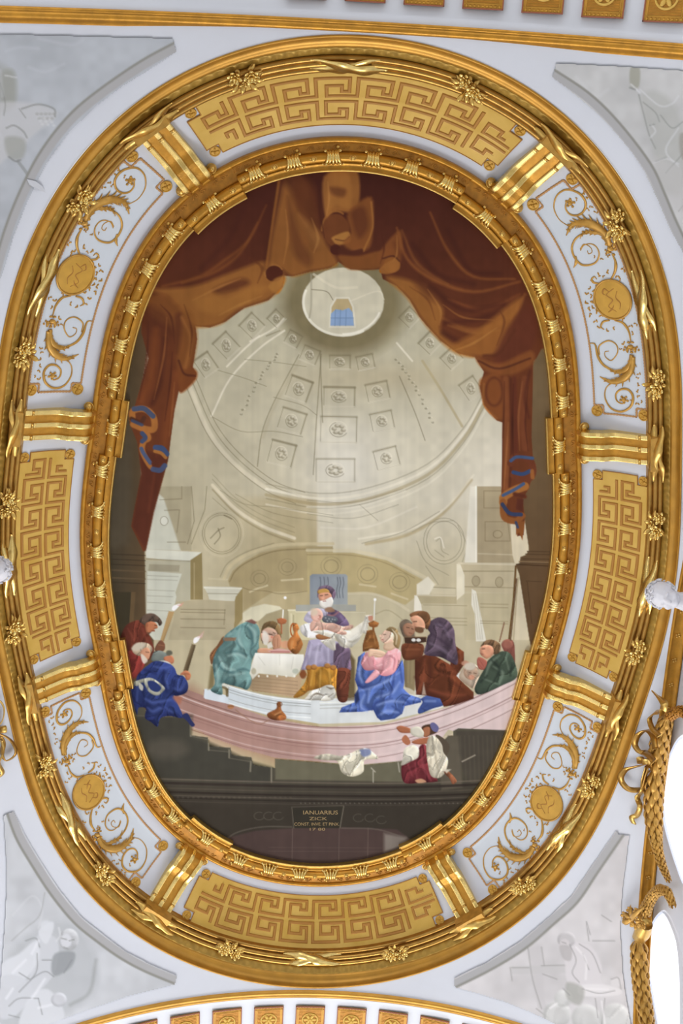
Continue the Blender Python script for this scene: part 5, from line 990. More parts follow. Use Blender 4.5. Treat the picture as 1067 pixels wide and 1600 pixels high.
def meander(s0, half, ncell, label, imgflip, name='meander_relief'):
    """half: half length of the field; imgflip: +1 when s runs to the right/down as the pattern does"""
    t = thing(name, cove(s0, .056, 0), label, 'ornament panel', 'meander panels of the oval')
    us = np.concatenate([np.linspace(-half,-half+.0085,5), np.linspace(-half+.0085, half-.0085, 60)[1:-1], np.linspace(half-.0085, half, 5)])
    ds = np.concatenate([np.linspace(DI, DI+.0075,4), np.linspace(DI+.0075, DO-.0075, 10)[1:-1], np.linspace(DO-.0075, DO, 4)])
    um = (us[1:]+us[:-1])/2; dm = (ds[1:]+ds[:-1])/2
    mask = ~((np.abs(um)[:,None] > half-.0085) & ((dm[None,:] < DI+.0075) | (dm[None,:] > DO-.0075)))
    U, D = np.meshgrid(us, ds, indexing='ij')
    V, F = slab(map_panel(U, D, -.0005, s0), map_panel(U, D, .0011, s0), mask)
    part('field', *clean(V, F), M_FIELD, t, False)
    # outline of the field
    ou = [(-half+.0085,DI),(half-.0085,DI),(half-.0085,DI+.0075),(half,DI+.0075),(half,DO-.0075),(half-.0085,DO-.0075),(half-.0085,DO),
          (-half+.0085,DO),(-half+.0085,DO-.0075),(-half,DO-.0075),(-half,DI+.0075),(-half+.0085,DI+.0075),(-half+.0085,DI)]
    part('edge_line', *ridge(ou, .0008, .0008, .0016, lambda u,d,h: map_panel(u,d,h,s0)), M_LINE, t, False)
    per = (2*half-.004)/ncell; rows = ((DI+.0050, DI+.0184), (DI+.0226, DI+.0360)); mb = MB(); mh = MB()
    for r, (d0, d1) in enumerate(rows):
        pat = (ROW_IN if r == 0 else ROW_OUT)
        path = []
        for c in range(ncell):
            for (a, w) in pat:
                u = -half+.002+(c+a)*per; q = (u*imgflip, d0+(d1-d0)*w)
                if not path or np.hypot(path[-1][0]-q[0], path[-1][1]-q[1]) > 1e-6: path.append(q)
        lim = half-.0098
        seg = []                                        # keep the row clear of the corner rosettes
        for q in path:
            q = (min(max(q[0], -half+.001), half-.001), q[1])
            near = abs(q[0]) > lim and ((r == 0 and q[1] < DI+.0085) or (r == 1 and q[1] > DO-.0085))
            if near:
                if len(seg) > 1: mb.add(*ridge(seg, .0026, .0009, .0020, lambda u,d,h: map_panel(u,d,h,s0), top=.5))
                seg = []
            elif not seg or np.hypot(seg[-1][0]-q[0], seg[-1][1]-q[1]) > 1e-6: seg.append(q)
        if len(seg) > 1: mb.add(*ridge(seg, .0026, .0009, .0020, lambda u,d,h: map_panel(u,d,h,s0), top=.5))
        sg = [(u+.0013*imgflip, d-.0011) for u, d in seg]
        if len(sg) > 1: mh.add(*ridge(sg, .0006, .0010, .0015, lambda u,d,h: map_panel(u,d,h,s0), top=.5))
    V, F = mb.get(); o = part('key_pattern', V, F, M_LINE, t, False); o['label'] = 'brown gold double row of Greek key'
    if mh.n: V, F = mh.get(); part('key_highlight', V, F, M_LINEL, t, False)
    for su in (-1,1):
        for d in (DI+.0034, DO-.0034): put_on_cove(me_ros, 'rosette', s0+su*(half-.0042)/PER, d, t)
    return t
meander(.75, .1010, 8, 'curved gold Greek key panel above the curtain, at the top of the oval', 1)
meander(0.0, .0925, 8, 'curved gold Greek key panel on the right side of the oval', 1)
meander(.25, .1010, 8, 'curved gold Greek key panel below the dark painted base, at the bottom of the oval', -1)
meander(.50, .0925, 8, 'curved gold Greek key panel on the left side of the oval', -1)

# ------------------------------------------------------------------ scroll panels (traced once, upper right, mirrored for the others)
def q4(*pts): return [(800+x/3.996, 250+y/3.996) for x, y in pts]
SC = []   # (points, width0, widthmid, width1)
SC.append((q4((352,412),(295,370),(262,300),(275,230),(320,190),(370,186),(430,215),(462,270),(445,322),(405,346),(360,335),(335,300),(340,265),(362,250),(385,268)), 3,9,5))
SC.append((q4((612,535),(592,470),(545,420),(480,392),(420,390),(370,410),(340,470)), 22,34,5))
SC.append((q4((600,520),(560,460),(500,448),(450,452),(425,490)), 16,14,3))
SC.append((q4((545,445),(490,450),(430,465),(392,500),(375,550),(390,605),(430,650),(480,655),(525,635),(545,590),(530,545),(495,522),(450,530),(428,565)), 8,8,3))
SC.append((q4((425,555),(450,525),(490,545),(500,575),(480,585),(470,565)), 3,3,3))
SC.append((q4((400,600),(400,640),(385,672)), 6,12,3))
SC.append((q4((625,585),(648,640),(642,700),(612,755)), 5,12,6))
SC.append((q4((620,765),(560,772),(512,765),(498,742),(515,728),(530,745)), 8,8,4))
SC.append((q4((610,1000),(570,1010),(555,1040),(575,1058)), 8,8,4))
SC.append((q4((640,1000),(695,1018),(730,1070),(742,1135)), 6,10,5))
SC.append((q4((748,1215),(742,1268),(705,1312),(650,1322),(596,1296)), 20,22,4))
SC.append((q4((758,1225),(745,1310),(692,1366),(620,1384),(548,1352)), 22,30,4))
SC.append((q4((620,1310),(568,1275),(535,1220),(518,1150),(478,1143)), 10,10,3))
SC.append((q4((545,1215),(545,1160),(600,1128),(650,1150),(660,1200),(622,1250),(585,1230),(580,1200),(605,1192)), 7,5,3))
SC.append((q4((622,1386),(585,1430),(583,1490),(620,1550),(682,1570),(740,1540),(757,1480),(730,1436),(685,1430),(650,1460),(655,1502),(690,1520),(715,1496)), 4,10,5))
BL = [(365,268,22,22),(620,552,34,22),(640,530,16,22),(600,575,18,14),(745,1165,34,18),(720,1180,16,22),(768,1180,16,22),(700,1495,22,22)]
LF = [(440,200,14),(480,240,14),(495,285,12),(470,310,10),(410,245,10),(545,300,14),(525,330,12),(550,712,14),(590,695,14),(575,730,10),(660,720,14),(690,690,14),(680,745,12),(700,660,10),
      (545,1050,14),(600,1060,12),(630,1050,12),(700,1000,12),(740,1030,14),(770,1030,12),(760,1080,12),(690,1140,14),(680,1185,10),(560,610,10),(590,600,10),(520,605,8),
      (790,1330,12),(782,1365,10),(795,1400,12),(778,1440,12),(792,1480,12),(785,1515,14),(740,1505,10),(815,1510,10),(480,795,12),(470,840,14),(468,885,14),(475,930,14),(495,970,14),(520,1000,14),(500,760,10)]
for k in range(13):
    a = math.radians(115+k*11); LF.append((628+128*math.cos(a), 870-116*math.sin(a)*-1 if False else 870+116*math.cos(math.radians(0))*0-116*math.sin(a), 13))
def to_sd(pts): s, d = px_to_sd(pts); return np.stack([(s-.8718)*PER, d], 1)
SCu = [(to_sd(p), np.array([a,b,c])/3.996/2120*np.array([.85,1.05,.85])) for p, a, b, c in SC]
BLu = [(to_sd(q4((x,y)))[0], a/3.996/2000, b/3.996/2000) for x,y,a,b in BL]
LFu = [(to_sd(q4((x,y)))[0], r/3.996/2000) for x,y,r in LF]
MEDu = to_sd(q4((628,870)))[0]
def scroll_panel(s0, flip, label):
    mp = lambda u, d, h: cove(s0+flip*np.asarray(u)/PER, d, h)
    t = thing('scrollwork_relief', cove(s0,.056,0), label, 'ornament panel', 'white scrollwork panels of the oval')
    H = .0875-.0008; c = .0072; d0, d1 = .0378, .0762
    path = [(-H+c,d0),(H-c,d0),(H-c,d0+c),(H,d0+c),(H,d1-c),(H-c,d1-c),(H-c,d1),(-H+c,d1),(-H+c,d1-c),(-H,d1-c),(-H,d0+c),(-H+c,d0+c),(-H+c,d0)]
    mb = MB()
    for a, b in zip(path[:-1], path[1:]):
        a = np.array(a); b = np.array(b); n = max(2, int(np.linalg.norm(b-a)/.0011))
        q = a+(b-a)*np.linspace(0,1,n+1)[:,None]
        P = mp(q[:,0], q[:,1], .0001); mb.add(*tube(P, .0008+.0004*(np.arange(n+1) % 2), 5))
    part('bead_border', *mb.get(), M_BORDER, t)
    uu = np.linspace(-H, H, 60); dd_ = np.linspace(d0, d1, 12); U, D = np.meshgrid(uu, dd_, indexing='ij')
    um = (uu[1:]+uu[:-1])/2; dm_ = (dd_[1:]+dd_[:-1])/2
    mk = ~((np.abs(um)[:,None] > H-c) & ((dm_[None,:] < d0+c) | (dm_[None,:] > d1-c)))
    part('ground', *clean(*slab(mp(U, D, -.0004), mp(U, D, .0001), mk)), M_GROUND, t)
    halves = (('scroll_upper', lambda p: p[:,0].mean() < MEDu[0]), ('scroll_lower', lambda p: p[:,0].mean() >= MEDu[0]))
    for nm, test in halves:
        mb = MB()
        for p, w in SCu:
            if not test(p): continue
            q = catmull(p, 6); r = np.interp(np.linspace(0,1,len(q)), [0,.45,1], w)
            P = mp(q[:,0], q[:,1], .0003+r*.25); nrm = mp(q[:,0], q[:,1], .01)-mp(q[:,0], q[:,1], 0)
            mb.add(*tube(P, np.maximum(r,.0004), 7, (nrm/np.linalg.norm(nrm,axis=1)[:,None], .6)))
            if w[1] > .0017:                               # veins and lobes of the big acanthus leaves
                for k in range(2, len(q)-3, 3):
                    tdir = q[k+1]-q[k-1]; tdir /= np.linalg.norm(tdir); nn = np.array([-tdir[1], tdir[0]])
                    e = q[k]+nn*r[k]*1.25+tdir*r[k]*1.6; e2 = q[k]-nn*r[k]*1.25+tdir*r[k]*1.6
                    for ee in (e, e2):
                        Q = np.stack([q[k], (q[k]+ee)/2+tdir*r[k]*.15, ee]); R = np.array([.0009,.0008,.0002])
                        mb.add(*tube(mp(Q[:,0], Q[:,1], .0009), R, 5))
        for (p, a, b) in BLu:
            if not test(np.array([p])): continue
            P0 = mp(p[0], p[1], .0004); mb.add(*ellipsoid(P0, (a*.85,b*.85,.0014), 10, 7))
            for k in range(5):
                an = k*1.257; mb.add(*ellipsoid(mp(p[0]+a*.95*math.cos(an), p[1]+b*.95*math.sin(an), .0004), (a*.45,b*.45,.0011), 7, 5))
        part('acanthus_scroll', *mb.get(), M_SCROLL, t)
    mb = MB()
    for k, (p, r) in enumerate(LFu):
        an = k*2.4; ca, sa = math.cos(an), math.sin(an)
        for j in (0, 1):
            du = (p[0]+ (ca if j else -sa)*r*.7, p[1]+(sa if j else ca)*r*.7)
            P0 = mp(du[0], du[1], .0002); mb.add(*ellipsoid(P0, (r*1.0,r*.46,.0007), 6, 5, [[ca,-sa,0],[sa,ca,0],[0,0,1]] if j else [[-sa,-ca,0],[ca,-sa,0],[0,0,1]]))
    part('leaf_sprig_pattern', *mb.get(), M_SCROLL, t)
    # medallion
    u0, dm = MEDu[0], MEDu[1]; ru, rd = .0140, .0128
    a = np.linspace(0, 2*np.pi, 40, endpoint=False); rr = np.linspace(0,1,9)
    hh = .0008+.0010*(1-rr**2)
    V = mp(u0+ru*rr[:,None]*np.cos(a)[None,:], dm+rd*rr[:,None]*np.sin(a)[None,:], hh[:,None]+np.zeros((1,40))).reshape(-1,3)
    md = part('medallion', V, grid_faces(9, 40, False, True), M_MEDAL, t)
    aa = np.linspace(0,2*np.pi,41); mb = MB(); mb.add(*tube(mp(u0+ru*np.cos(aa), dm+rd*np.sin(aa), .0010), .0009, 7, cap=False))
    part('rim', *mb.get(), M_SCROLL, md)
    mb = MB()                                              # faint reclining relief in the medallion
    for pts in ([(-.55,.25),(-.3,-.2),(.0,.05),(.3,-.25),(.6,.1)], [(-.4,.4),(-.1,.25),(.2,.4),(.5,.3)], [(-.45,-.05),(-.6,-.25),(-.4,-.4),(-.25,-.2)], [(.25,.05),(.45,-.1),(.6,-.35)]):
        q = catmull(np.array(pts)*[ru,rd], 6); P = mp(u0+q[:,0], dm+q[:,1], .0014); mb.add(*tube(P, np.interp(np.linspace(0,1,len(q)),[0,.5,1],[.0004,.0008,.0003]), 6))
    part('relief', *mb.get(), M_LINE, md)
    for su in (-1,1):
        for d in (d0+.0022, d1-.0022): put_on_cove(me_ros2, 'rosette', s0+su*(H-.0022)/PER, d, t)
scroll_panel(.8718, 1, 'white panel of gold acanthus scrolls and oval medallion, upper right of the oval')
scroll_panel(.6282, -1, 'white panel of gold acanthus scrolls and oval medallion, upper left of the oval')
scroll_panel(.1254, -1, 'white panel of gold acanthus scrolls and oval medallion, lower right of the oval')
scroll_panel(.3746, 1, 'white panel of gold acanthus scrolls and oval medallion, lower left of the oval')

# ------------------------------------------------------------------ outer gilded cornice
oc = thing('oval_cornice', [0,0,.945], 'broad gilded oval moulding of reeds, leaf band and orange hollow around the whole ring', 'cornice moulding')
rp = [(.0752,.9650),(.0756,.9625)]+arc((.0782,.9588),.0026,150,330,7)+arc((.0820,.9548),.0028,140,330,7)+arc((.0853,.9508),.0022,140,340,7)+[(.0874,.9520)]
part('reed_bundle', *sweep_ring(sv, rp), M_REED, oc)
svl = np.linspace(0,1,2400,endpoint=False)
lp = np.array([(.0870,.9522),(.0878,.9496),(.0886,.9480),(.0900,.9462),(.0912,.9450),(.0920,.9442),(.0924,.9445)])
V = ring(svl[:,None], lp[None,:,0], lp[None,:,1]-(.0006*np.sin(svl*2*np.pi*300)[:,None]*np.array([0,0,1,1.3,1,0,0])[None,:]))
part('leaf_band', V.reshape(-1,3), grid_faces(len(svl), len(lp), True, False), M_LEAFB, oc)
cp = [(.0920,.9446),(.0926,.9428)]+[(.0928+.0054*math.sin(t), .9356+.0070*math.cos(t)-.0006) for t in np.linspace(.15,1.45,8)]+[(.0984,.9348)]+arc((.0990,.9338),.0009,170,350,6)+[(.0999,.9362)]
part('orange_hollow', *sweep_ring(sv, cp), M_CAV, oc)

# ------------------------------------------------------------------ flower clusters on the reeds
def flower(mb, c, r, tilt, n=6, layers=2):
    ax = Vector(tilt).normalized(); q = ax.to_track_quat('Z','Y').to_matrix()
    Q = np.array(q)
    for L in range(layers):
        rr = r*(1-.42*L)
        for k in range(n):
            a = 2*np.pi*(k+.5*L)/n; d = np.array([math.cos(a), math.sin(a), .35+.5*L])*rr*.62
            Mx = np.array([[math.cos(a),-math.sin(a),0],[math.sin(a),math.cos(a),0],[0,0,1]])
            Ry = np.array([[math.cos(.55),0,-math.sin(.55)],[0,1,0],[math.sin(.55),0,math.cos(.55)]])
            mb.add(*ellipsoid(np.array(c)+Q@d, (rr*.46,rr*.34,rr*.13), 7, 5, Q@Mx@Ry))
    mb.add(*ellipsoid(np.array(c)+Q@np.array([0,0,r*.55]), (r*.24,)*3, 7, 5))
def leaf(mb, p, dirv, nrm, L, w):
    d = np.array(dirv)/np.linalg.norm(dirv); n = np.array(nrm)/np.linalg.norm(nrm); b = np.cross(d, n)
    t = np.linspace(0,1,6); P = np.array(p)+np.outer(t*L, d)+np.outer(np.sin(t*np.pi)*L*.22, n)
    mb.add(*tube(P, w*np.sin(np.clip(t*.92+.08,0,1)*np.pi)+.0001, 6, (n, .35)))
cl_me = []
for v in range(2):
    r = random.Random(v+3); nd = (0,-.62,-.78)
    mbf = MB(); flower(mbf, (-.0045+.001*v,-.0012,-.0032), .0052, nd, 7, 2); flower(mbf, (.0050,.0008,-.0030), .0047, (.25,-.5,-.8), 6, 2)
    flower(mbf, (.0005,-.0042+.006*v,-.0018), .0032, (0,-.7,-.6), 5, 2)
    mbl = MB()
    for k in range(13):
        a = 2*np.pi*k/13+r.uniform(-.3,.3); c = np.array([math.cos(a)*1.35, math.sin(a)*.75, 0])
        leaf(mbl, c*.0035+np.array([0,-.001,-.0012]), c+np.array([0,0,-.12+r.uniform(-.2,.2)]), (0,-.6,-.8), .0050+r.uniform(0,.0034), .0016)
    cl_me.append((proto_mesh('blossoms', mbf, M_GILT), proto_mesh('leaves', mbl, M_GILT2)))
CS = [(.7155,'top key panel, left half'),(.7830,'top key panel, right half'),(.6549,'upper left scroll panel, upper end'),(.5988,'upper left scroll panel, lower end'),
      (.8439,'upper right scroll panel, upper end'),(.9027,'upper right scroll panel, lower end'),(.5285,'left key panel, upper half'),(.4715,'left key panel, lower half'),
      (.9700,'right key panel, above the stucco head'),(.0298,'right key panel, below the stucco head'),(.3975,'lower left scroll panel, upper end'),(.3418,'lower left scroll panel, lower end'),
      (.1060,'lower right scroll panel, upper end'),(.1600,'lower right scroll panel, lower end'),(.2830,'bottom key panel, left half'),(.2170,'bottom key panel, right half')]
for k, (s, nm) in enumerate(CS):
    o = thing('flower_cluster', [0,0,0], 'gilded flower cluster on the cornice beside the '+nm, 'flower ornament', 'gilded flower clusters on the cornice')
    M = frame_matrix(s, .0828, .9515)
    if k % 3 == 1: M = M @ Matrix.Rotation(.25, 4, 'Z')
    o.matrix_basis = M @ Matrix.Scale(1.3, 4)
    for nme, me in zip(('blossoms','leaves'), cl_me[k % 2]): new_obj(nme, me, o)

# ------------------------------------------------------------------ ribbons wound over the reeds
def ribbon_strip(P, Wv, w, th=.0005):
    P = np.asarray(P, float); Wv = np.asarray(Wv, float); Wv = Wv/np.linalg.norm(Wv,axis=1)[:,None]
    T = np.gradient(P,axis=0); N = np.cross(T, Wv); N /= np.linalg.norm(N,axis=1)[:,None]+1e-12
    w = np.broadcast_to(np.asarray(w,float), (len(P),))[:,None]
    V = np.stack([P-Wv*w-N*th, P+Wv*w-N*th, P+Wv*w+N*th, P-Wv*w+N*th], 1)
    return V.reshape(-1,3), [tuple(q) for q in grid_faces(len(P), 4, False, True)]+[(3,2,1,0), tuple(4*(len(P)-1)+i for i in range(4))]
def ribbon_mesh(L, v):
    out = []
    for sgn in (1,-1):
        t = np.linspace(-1,1,34); x = t*L
        y = sgn*.0052*np.sin(t*np.pi*.5)*(1-.25*np.abs(t)); bul = .0036*np.cos(t*np.pi*.5)**2+.0012*(sgn > 0)
        # lies on the sloping bundle: inward/down normal (0,-.7,-.7), across (0,.7,-.7)
        P = np.stack([x, y*.72-bul*.7, -y*.69-bul*.7-.0004], 1)
        tw = t*1.3*sgn+v*.6
        tw = t*.9*sgn+v*.4; Wv = np.stack([-.35*sgn+0*t, .66-.25*np.sin(tw), -.62-.45*np.sin(tw)], 1)
        out.append(ribbon_strip(P, Wv, .0043*np.clip(1.04-np.abs(t)**2.4*.8,0,1)*(1+.18*np.sin(t*9)), .0004))
    return out
rb_long = [proto_mesh('ribbon_strand', r, M_GILT, True) for r in ribbon_mesh(.030, .2)]
rb_short = [proto_mesh('ribbon_strand', r, M_GILT2, True) for r in ribbon_mesh(.026, .5)]
RS = [(.0,'the middle of the right key panel',0),(.25,'the middle of the bottom key panel',0),(.5,'the middle of the left key panel',0),(.7465,'the middle of the top key panel',0),
      (.1310,'the lower right medallion',0),(.3685,'the lower left medallion',0),(.6255,'the upper left medallion',0),(.8725,'the upper right medallion',0)]+[(b,'the bracket '+n,1) for b,n in zip(SB,SBN)]
for s, nm, k in RS:
    o = thing('twisted_ribbon', [0,0,0], 'gilded ribbon crossed over the cornice at '+nm, 'ribbon ornament', 'gilded ribbons on the cornice')
    o.matrix_basis = frame_matrix(s, .0812 if not k else .0822, .9538 if not k else .9478)
    for me in (rb_short if k else rb_long): new_obj('ribbon_strand', me, o)
# ================================================================== PENDENTIVES, ARCHES, VAULTS, SIDE WALL
th = np.linspace(0, 2*np.pi, 721)[:-1]; tt = np.linspace(0, 1, 14)
def rbound(th):
    c, s = np.cos(th), np.sin(th)
    return np.minimum(PX/np.maximum(np.abs(c),1e-9), (PY+.0)/np.maximum(np.abs(s),1e-9))
r0 = rC(th)-.0004; rb_ = np.maximum(rbound(th), r0+.002)
R_ = r0[:,None]+(rb_-r0)[:,None]*tt[None,:]
Xp = R_*np.cos(th)[:,None]; Yp = R_*np.sin(th)[:,None]; Zp = pend_z(Xp, Yp)
tag(part('ceiling', np.stack([Xp,Yp,Zp],-1).reshape(-1,3), grid_faces(len(th), len(tt), True, False), M_PLASTER), kind='structure')

def ytop(x): return -(PY+.0005)+.085*np.asarray(x)**2*np.clip(1,0,1)
def ybot(x): return np.full_like(np.asarray(x, float), PY+.0005)
xs = np.linspace(-.345, .345, 140)
def vault(yf, sgn, n):
    z = arch_top_z(xs)
    # gilded arch moulding: two tones (a round and a fillet)
    pr = [(-.0040,.0030),(-.0012,.0006),(-.0010,-.0022),(.0010,-.0034),(.0030,-.0030),(.0040,-.0016),(.0044,-.0024),(.0066,-.0024),(.0070,.0008)]
    P = np.array(pr)
    V = np.stack([np.broadcast_to(xs[:,None],(140,len(P))), yf(xs)[:,None]+sgn*P[None,:,0], z[:,None]+P[None,:,1]], -1)
    t = tag(part('trim_%d' % n, V.reshape(-1,3), grid_faces(140, len(P)), M_CAV if n == 2 else M_FRAME), kind='structure')
    yy = np.array([.006,.0125,.013,.06,.12,.22,.34]); dz = np.array([0,0,.0012,.0012,.0012,.0012,.0012])
    V = np.stack([np.broadcast_to(xs[:,None],(140,7)), yf(xs)[:,None]+sgn*yy[None,:], z[:,None]+dz[None,:]], -1)
    tag(part('ceiling', V.reshape(-1,3), grid_faces(140, 7), M_PLASTER), kind='structure')
vault(ytop, -1, 1); vault(ybot, 1, 2)

# soffit coffers
CW, CL = .0150, .0165
def coffer_meshes():
    out = []
    mb = MB(); mb.add(*box(-CW,CW,-CL,CL,-.0004,.0004)); out.append(('field', proto_mesh('field', mb, M_COF, False)))
    mb = MB()
    for (a,b,c,d) in ((-CW,CW,-CL,-CL+.0009),(-CW,CW,CL-.0009,CL),(-CW,-CW+.0009,-CL,CL),(CW-.0009,CW,-CL,CL)): mb.add(*box(a,b,c,d,-.0011,0))
    out.append(('red_edge', proto_mesh('red_edge', mb, M_COFR, False)))
    mb = MB()
    for (a,b,c,d) in ((-CW+.001,CW-.001,-CL+.0034,-CL+.0040),(-CW+.001,CW-.001,CL-.0040,CL-.0034),(-CW+.0026,-CW+.0032,-CL+.001,CL-.001),(CW-.0032,CW-.0026,-CL+.001,CL-.001)): mb.add(*box(a,b,c,d,-.0010,0))
    for k in range(9):
        for yy in (-CL+.0021, CL-.0021): mb.add(*ellipsoid((-CW+.003+k*(2*CW-.006)/8, yy, -.0005), (.0011,.0010,.0006), 6, 5))
    out.append(('border', proto_mesh('border', mb, M_COF, False)))
    mb = MB()
    for k in range(13):
        yy = -CL+.0054+k*(2*CL-.0108)/12; mb.add(*box(-CW+.0036,CW-.0036,yy-.0005,yy+.0005,-.0008,-.0002))
    out.append(('ribbed_ground', proto_mesh('ribbed_ground', mb, M_FRAMED, False)))
    mb = MB(); aa = np.linspace(0,2*np.pi,25)
    mb.add(*tube(np.stack([.0078*np.cos(aa), .0078*np.sin(aa), np.full(25,-.0010)],1), .0009, 6, cap=False))
    for k in range(6):
        a = k*np.pi/3; c, s_ = math.cos(a), math.sin(a)
        mb.add(*ellipsoid((.0040*c,.0040*s_,-.0010), (.0034,.0018,.0012), 8, 6, [[c,-s_,0],[s_,c,0],[0,0,1]]))
    mb.add(*ellipsoid((0,0,-.0016), (.0016,.0016,.0010), 8, 6))
    out.append(('rosette', proto_mesh('rosette', mb, M_FIELD)))
    return out
cof = coffer_meshes()
NTH = ['first','second','third','fourth','fifth','sixth','seventh','eighth','ninth','tenth']
def coffers(yf, sgn, sp, ks, where, total):
    for i, k in enumerate(ks):
        u = k*sp; x = u*(1-.02*(u/.2)**2)
        sl = math.atan2(-2*SAG*x/PX**2, 1); y = float(yf(np.array([x]))[0])+sgn*(.0195+CL)
        o = thing('gold_coffer', [0,0,0], 'gold coffer with rosette on the %s, %s from the left' % (where, NTH[i]), 'ceiling coffer', 'gold coffers on the %s' % where)
        M = Matrix.Rotation(-sl, 4, 'Y'); M.translation = Vector(W(np.array([x, y, float(arch_top_z(x))+.0012-.0014])).tolist())
        o.matrix_basis = M
        for nme, me in cof: new_obj(nme, me, o)
coffers(ytop, -1, .0432, range(-1,6), 'upper arch vault', 7)
coffers(ybot, 1, .0426, range(-4,5), 'lower arch vault', 9)

# side arches: gilded archivolt band, wall behind with windows
ys = np.linspace(-.452, .452, 160)
def side(sgn, n):
    z = arch_side_z(ys)
    P = np.array([(.0,.0010),(.0004,-.0020),(.0018,-.0026),(.0026,-.0010),(.0030,-.0004),(.0112,-.0004),(.0116,-.0020),(.0130,-.0026),(.0142,-.0010),(.0145,.002)])
    V = np.stack([sgn*(PX+P[None,:,0]+0*ys[:,None]), np.broadcast_to(ys[:,None],(160,len(P))), z[:,None]+P[None,:,1]], -1)
    tr = tag(part('trim_%d' % n, V.reshape(-1,3), grid_faces(160, len(P)), M_FRAME), kind='structure')
side(1, 3); side(-1, 4)
XW = PX+.0145
# beads and rosettes along the right band (the band is part of the archivolt)
mb = MB()
for k in range(34):
    y = -.40+k*.0242; z = float(arch_side_z(y))-.0008
    for a in range(4):
        c, s_ = math.cos(a*1.571+.4), math.sin(a*1.571+.4)
        mb.add(*ellipsoid((PX+.0071+.0016*c, y+.0016*s_, z), (.0012,.0009,.0008), 6, 5))
band = tag(part('rosette_band', *mb.get(), M_GILT2), 'row of tiny gilded rosettes along the right arch band', 'ornament band')

# left wall: plain lunette
zz = np.linspace(0, 1, 8)
V = np.stack([np.broadcast_to(-XW,(160,8)), np.broadcast_to(ys[:,None],(160,8)), arch_side_z(ys)[:,None]*(1-zz)[None,:]+.30*zz[None,:]], -1)
tag(part('wall_left', V.reshape(-1,3), grid_faces(160, 8), M_PLASTER), kind='structure')
# right wall with two arched window openings traced on the wall plane
def xw(px, x): p = at_x(px, x); return p[:,1:]
def ring_outline(px, n=64): return catmull(np.array(px, float), 8, True)
w1 = [(1083,1150),(1062,1156),(1048,1180),(1040,1210),(1037,1245),(1039,1282),(1047,1317),(1057,1350),(1068,1378),(1085,1390),(1105,1370),(1122,1310),(1124,1230),(1108,1170)]
w2 = [(1036,1427),(1024,1438),(1015,1460),(1012,1487),(1014,1517),(1020,1552),(1028,1600),(1037,1645),(1056,1650),(1066,1610),(1066,1540),(1062,1480),(1052,1447),(1044,1432)]
w3 = [(1092,1470),(1084,1480),(1081,1520),(1083,1570),(1090,1620),(1100,1650),(1125,1620),(1125,1540),(1110,1480)]
from mathutils.geometry import tessellate_polygon
holes = []; panes = []
for w in (w1, w2, w3):
    b = ring_outline(w); c = b.mean(0)
    d = b-c; o_ = c+d*1.0+d/np.linalg.norm(d,axis=1)[:,None]*np.array([[3.0,5.0]])
    holes.append(np.c_[np.full(len(b),XW), xw(o_, XW)]); panes.append(np.c_[np.full(len(b),XW+.016), xw(b, XW+.016)])
outer = [(XW,y,float(arch_side_z(y))+.002) for y in ys]+[(XW,.452,.25),(XW,-.452,.25)]
polys = [[Vector(p) for p in outer]]+[[Vector(p) for p in h] for h in holes]
allp = [p for pl in polys for p in pl]; tri = tessellate_polygon(polys)
tag(part('wall_right', np.array([list(p) for p in allp]), [tuple(t) for t in tri], M_PLASTER, smooth=False), kind='structure')
for n, (h, p) in enumerate(zip(holes, panes)):
    m1 = h*.55+p*.45; m1[:,1:] = (h*.5+p*.5)[:,1:]; st = h*.5+p*.5; st[:,0] = m1[:,0]; st2 = h*.35+p*.65; st2[:,0] = m1[:,0]
    V = np.concatenate([h, st, st2, p]); k = len(h)
    rv = tag(part('window_%d' % (n+1), V, grid_faces(4, k, False, True), M_PLASTER, smooth=False), kind='structure')
    c = p.mean(0)
    q = p.copy(); q[:,0] += .0004
    off_ = np.array(rv.location)
    g = new_obj('window_pane', mesh_data('window_pane', W(np.concatenate([q, q.mean(0)[None]]))-off_, [(i,(i+1)%k,k) for i in range(k)], M_GLOW, False), rv)

# ------------------------------------------------------------------ leafy garlands and bows on the right arch
def wall_path(px, lift): 
    p = catmull(np.array(px,float), 8); q = near(p, .005, PX+.001)
    return q
def near(px, lift, x):
    a = on_pend(px, lift); b = at_x(px, x); ta = np.linalg.norm(a-CAMP,axis=1); tb = np.linalg.norm(b-CAMP,axis=1)
    tb = np.where(tb < .3, 9, tb); m = np.minimum(ta, tb); w = 1/(1+np.exp((ta-tb)/.004)); return np.where((ta < tb)[:,None], a, b)
def leafy(parent, nm, px, r, m, dens=1.0, seed=1):
    rr = random.Random(seed)
    P = wall_path(px, 0); k = len(P); R = np.interp(np.linspace(0,1,k), np.linspace(0,1,len(r)), r)
    mb = MB(); mb.add(*tube(P, R*.75, 10))
    L = np.r_[0, np.cumsum(np.linalg.norm(np.diff(P,axis=0),axis=1))]; n = max(4, int(L[-1]/(R.mean()*1.05)*dens))
    for i in range(n):
        t = (i+.5)/n; p = np.array([np.interp(t*L[-1], L, P[:,a]) for a in range(3)]); rad_ = np.interp(t, np.linspace(0,1,k), R)
        j = min(k-2, int(t*(k-1))); T = P[j+1]-P[j]; T /= np.linalg.norm(T)
        A = np.cross(T, [1,0,0]); A /= np.linalg.norm(A)+1e-9; B = np.cross(T, A)
        for q in range(6):
            a = 2*np.pi*(q+.5*(i % 2))/6+rr.uniform(-.12,.12); o_ = math.cos(a)*A+math.sin(a)*B
            leaf(mb, p+o_*rad_*.70, T+o_*.12, o_, rad_*2.5, rad_*.46)
    return part(nm, *mb.get(), m, parent)
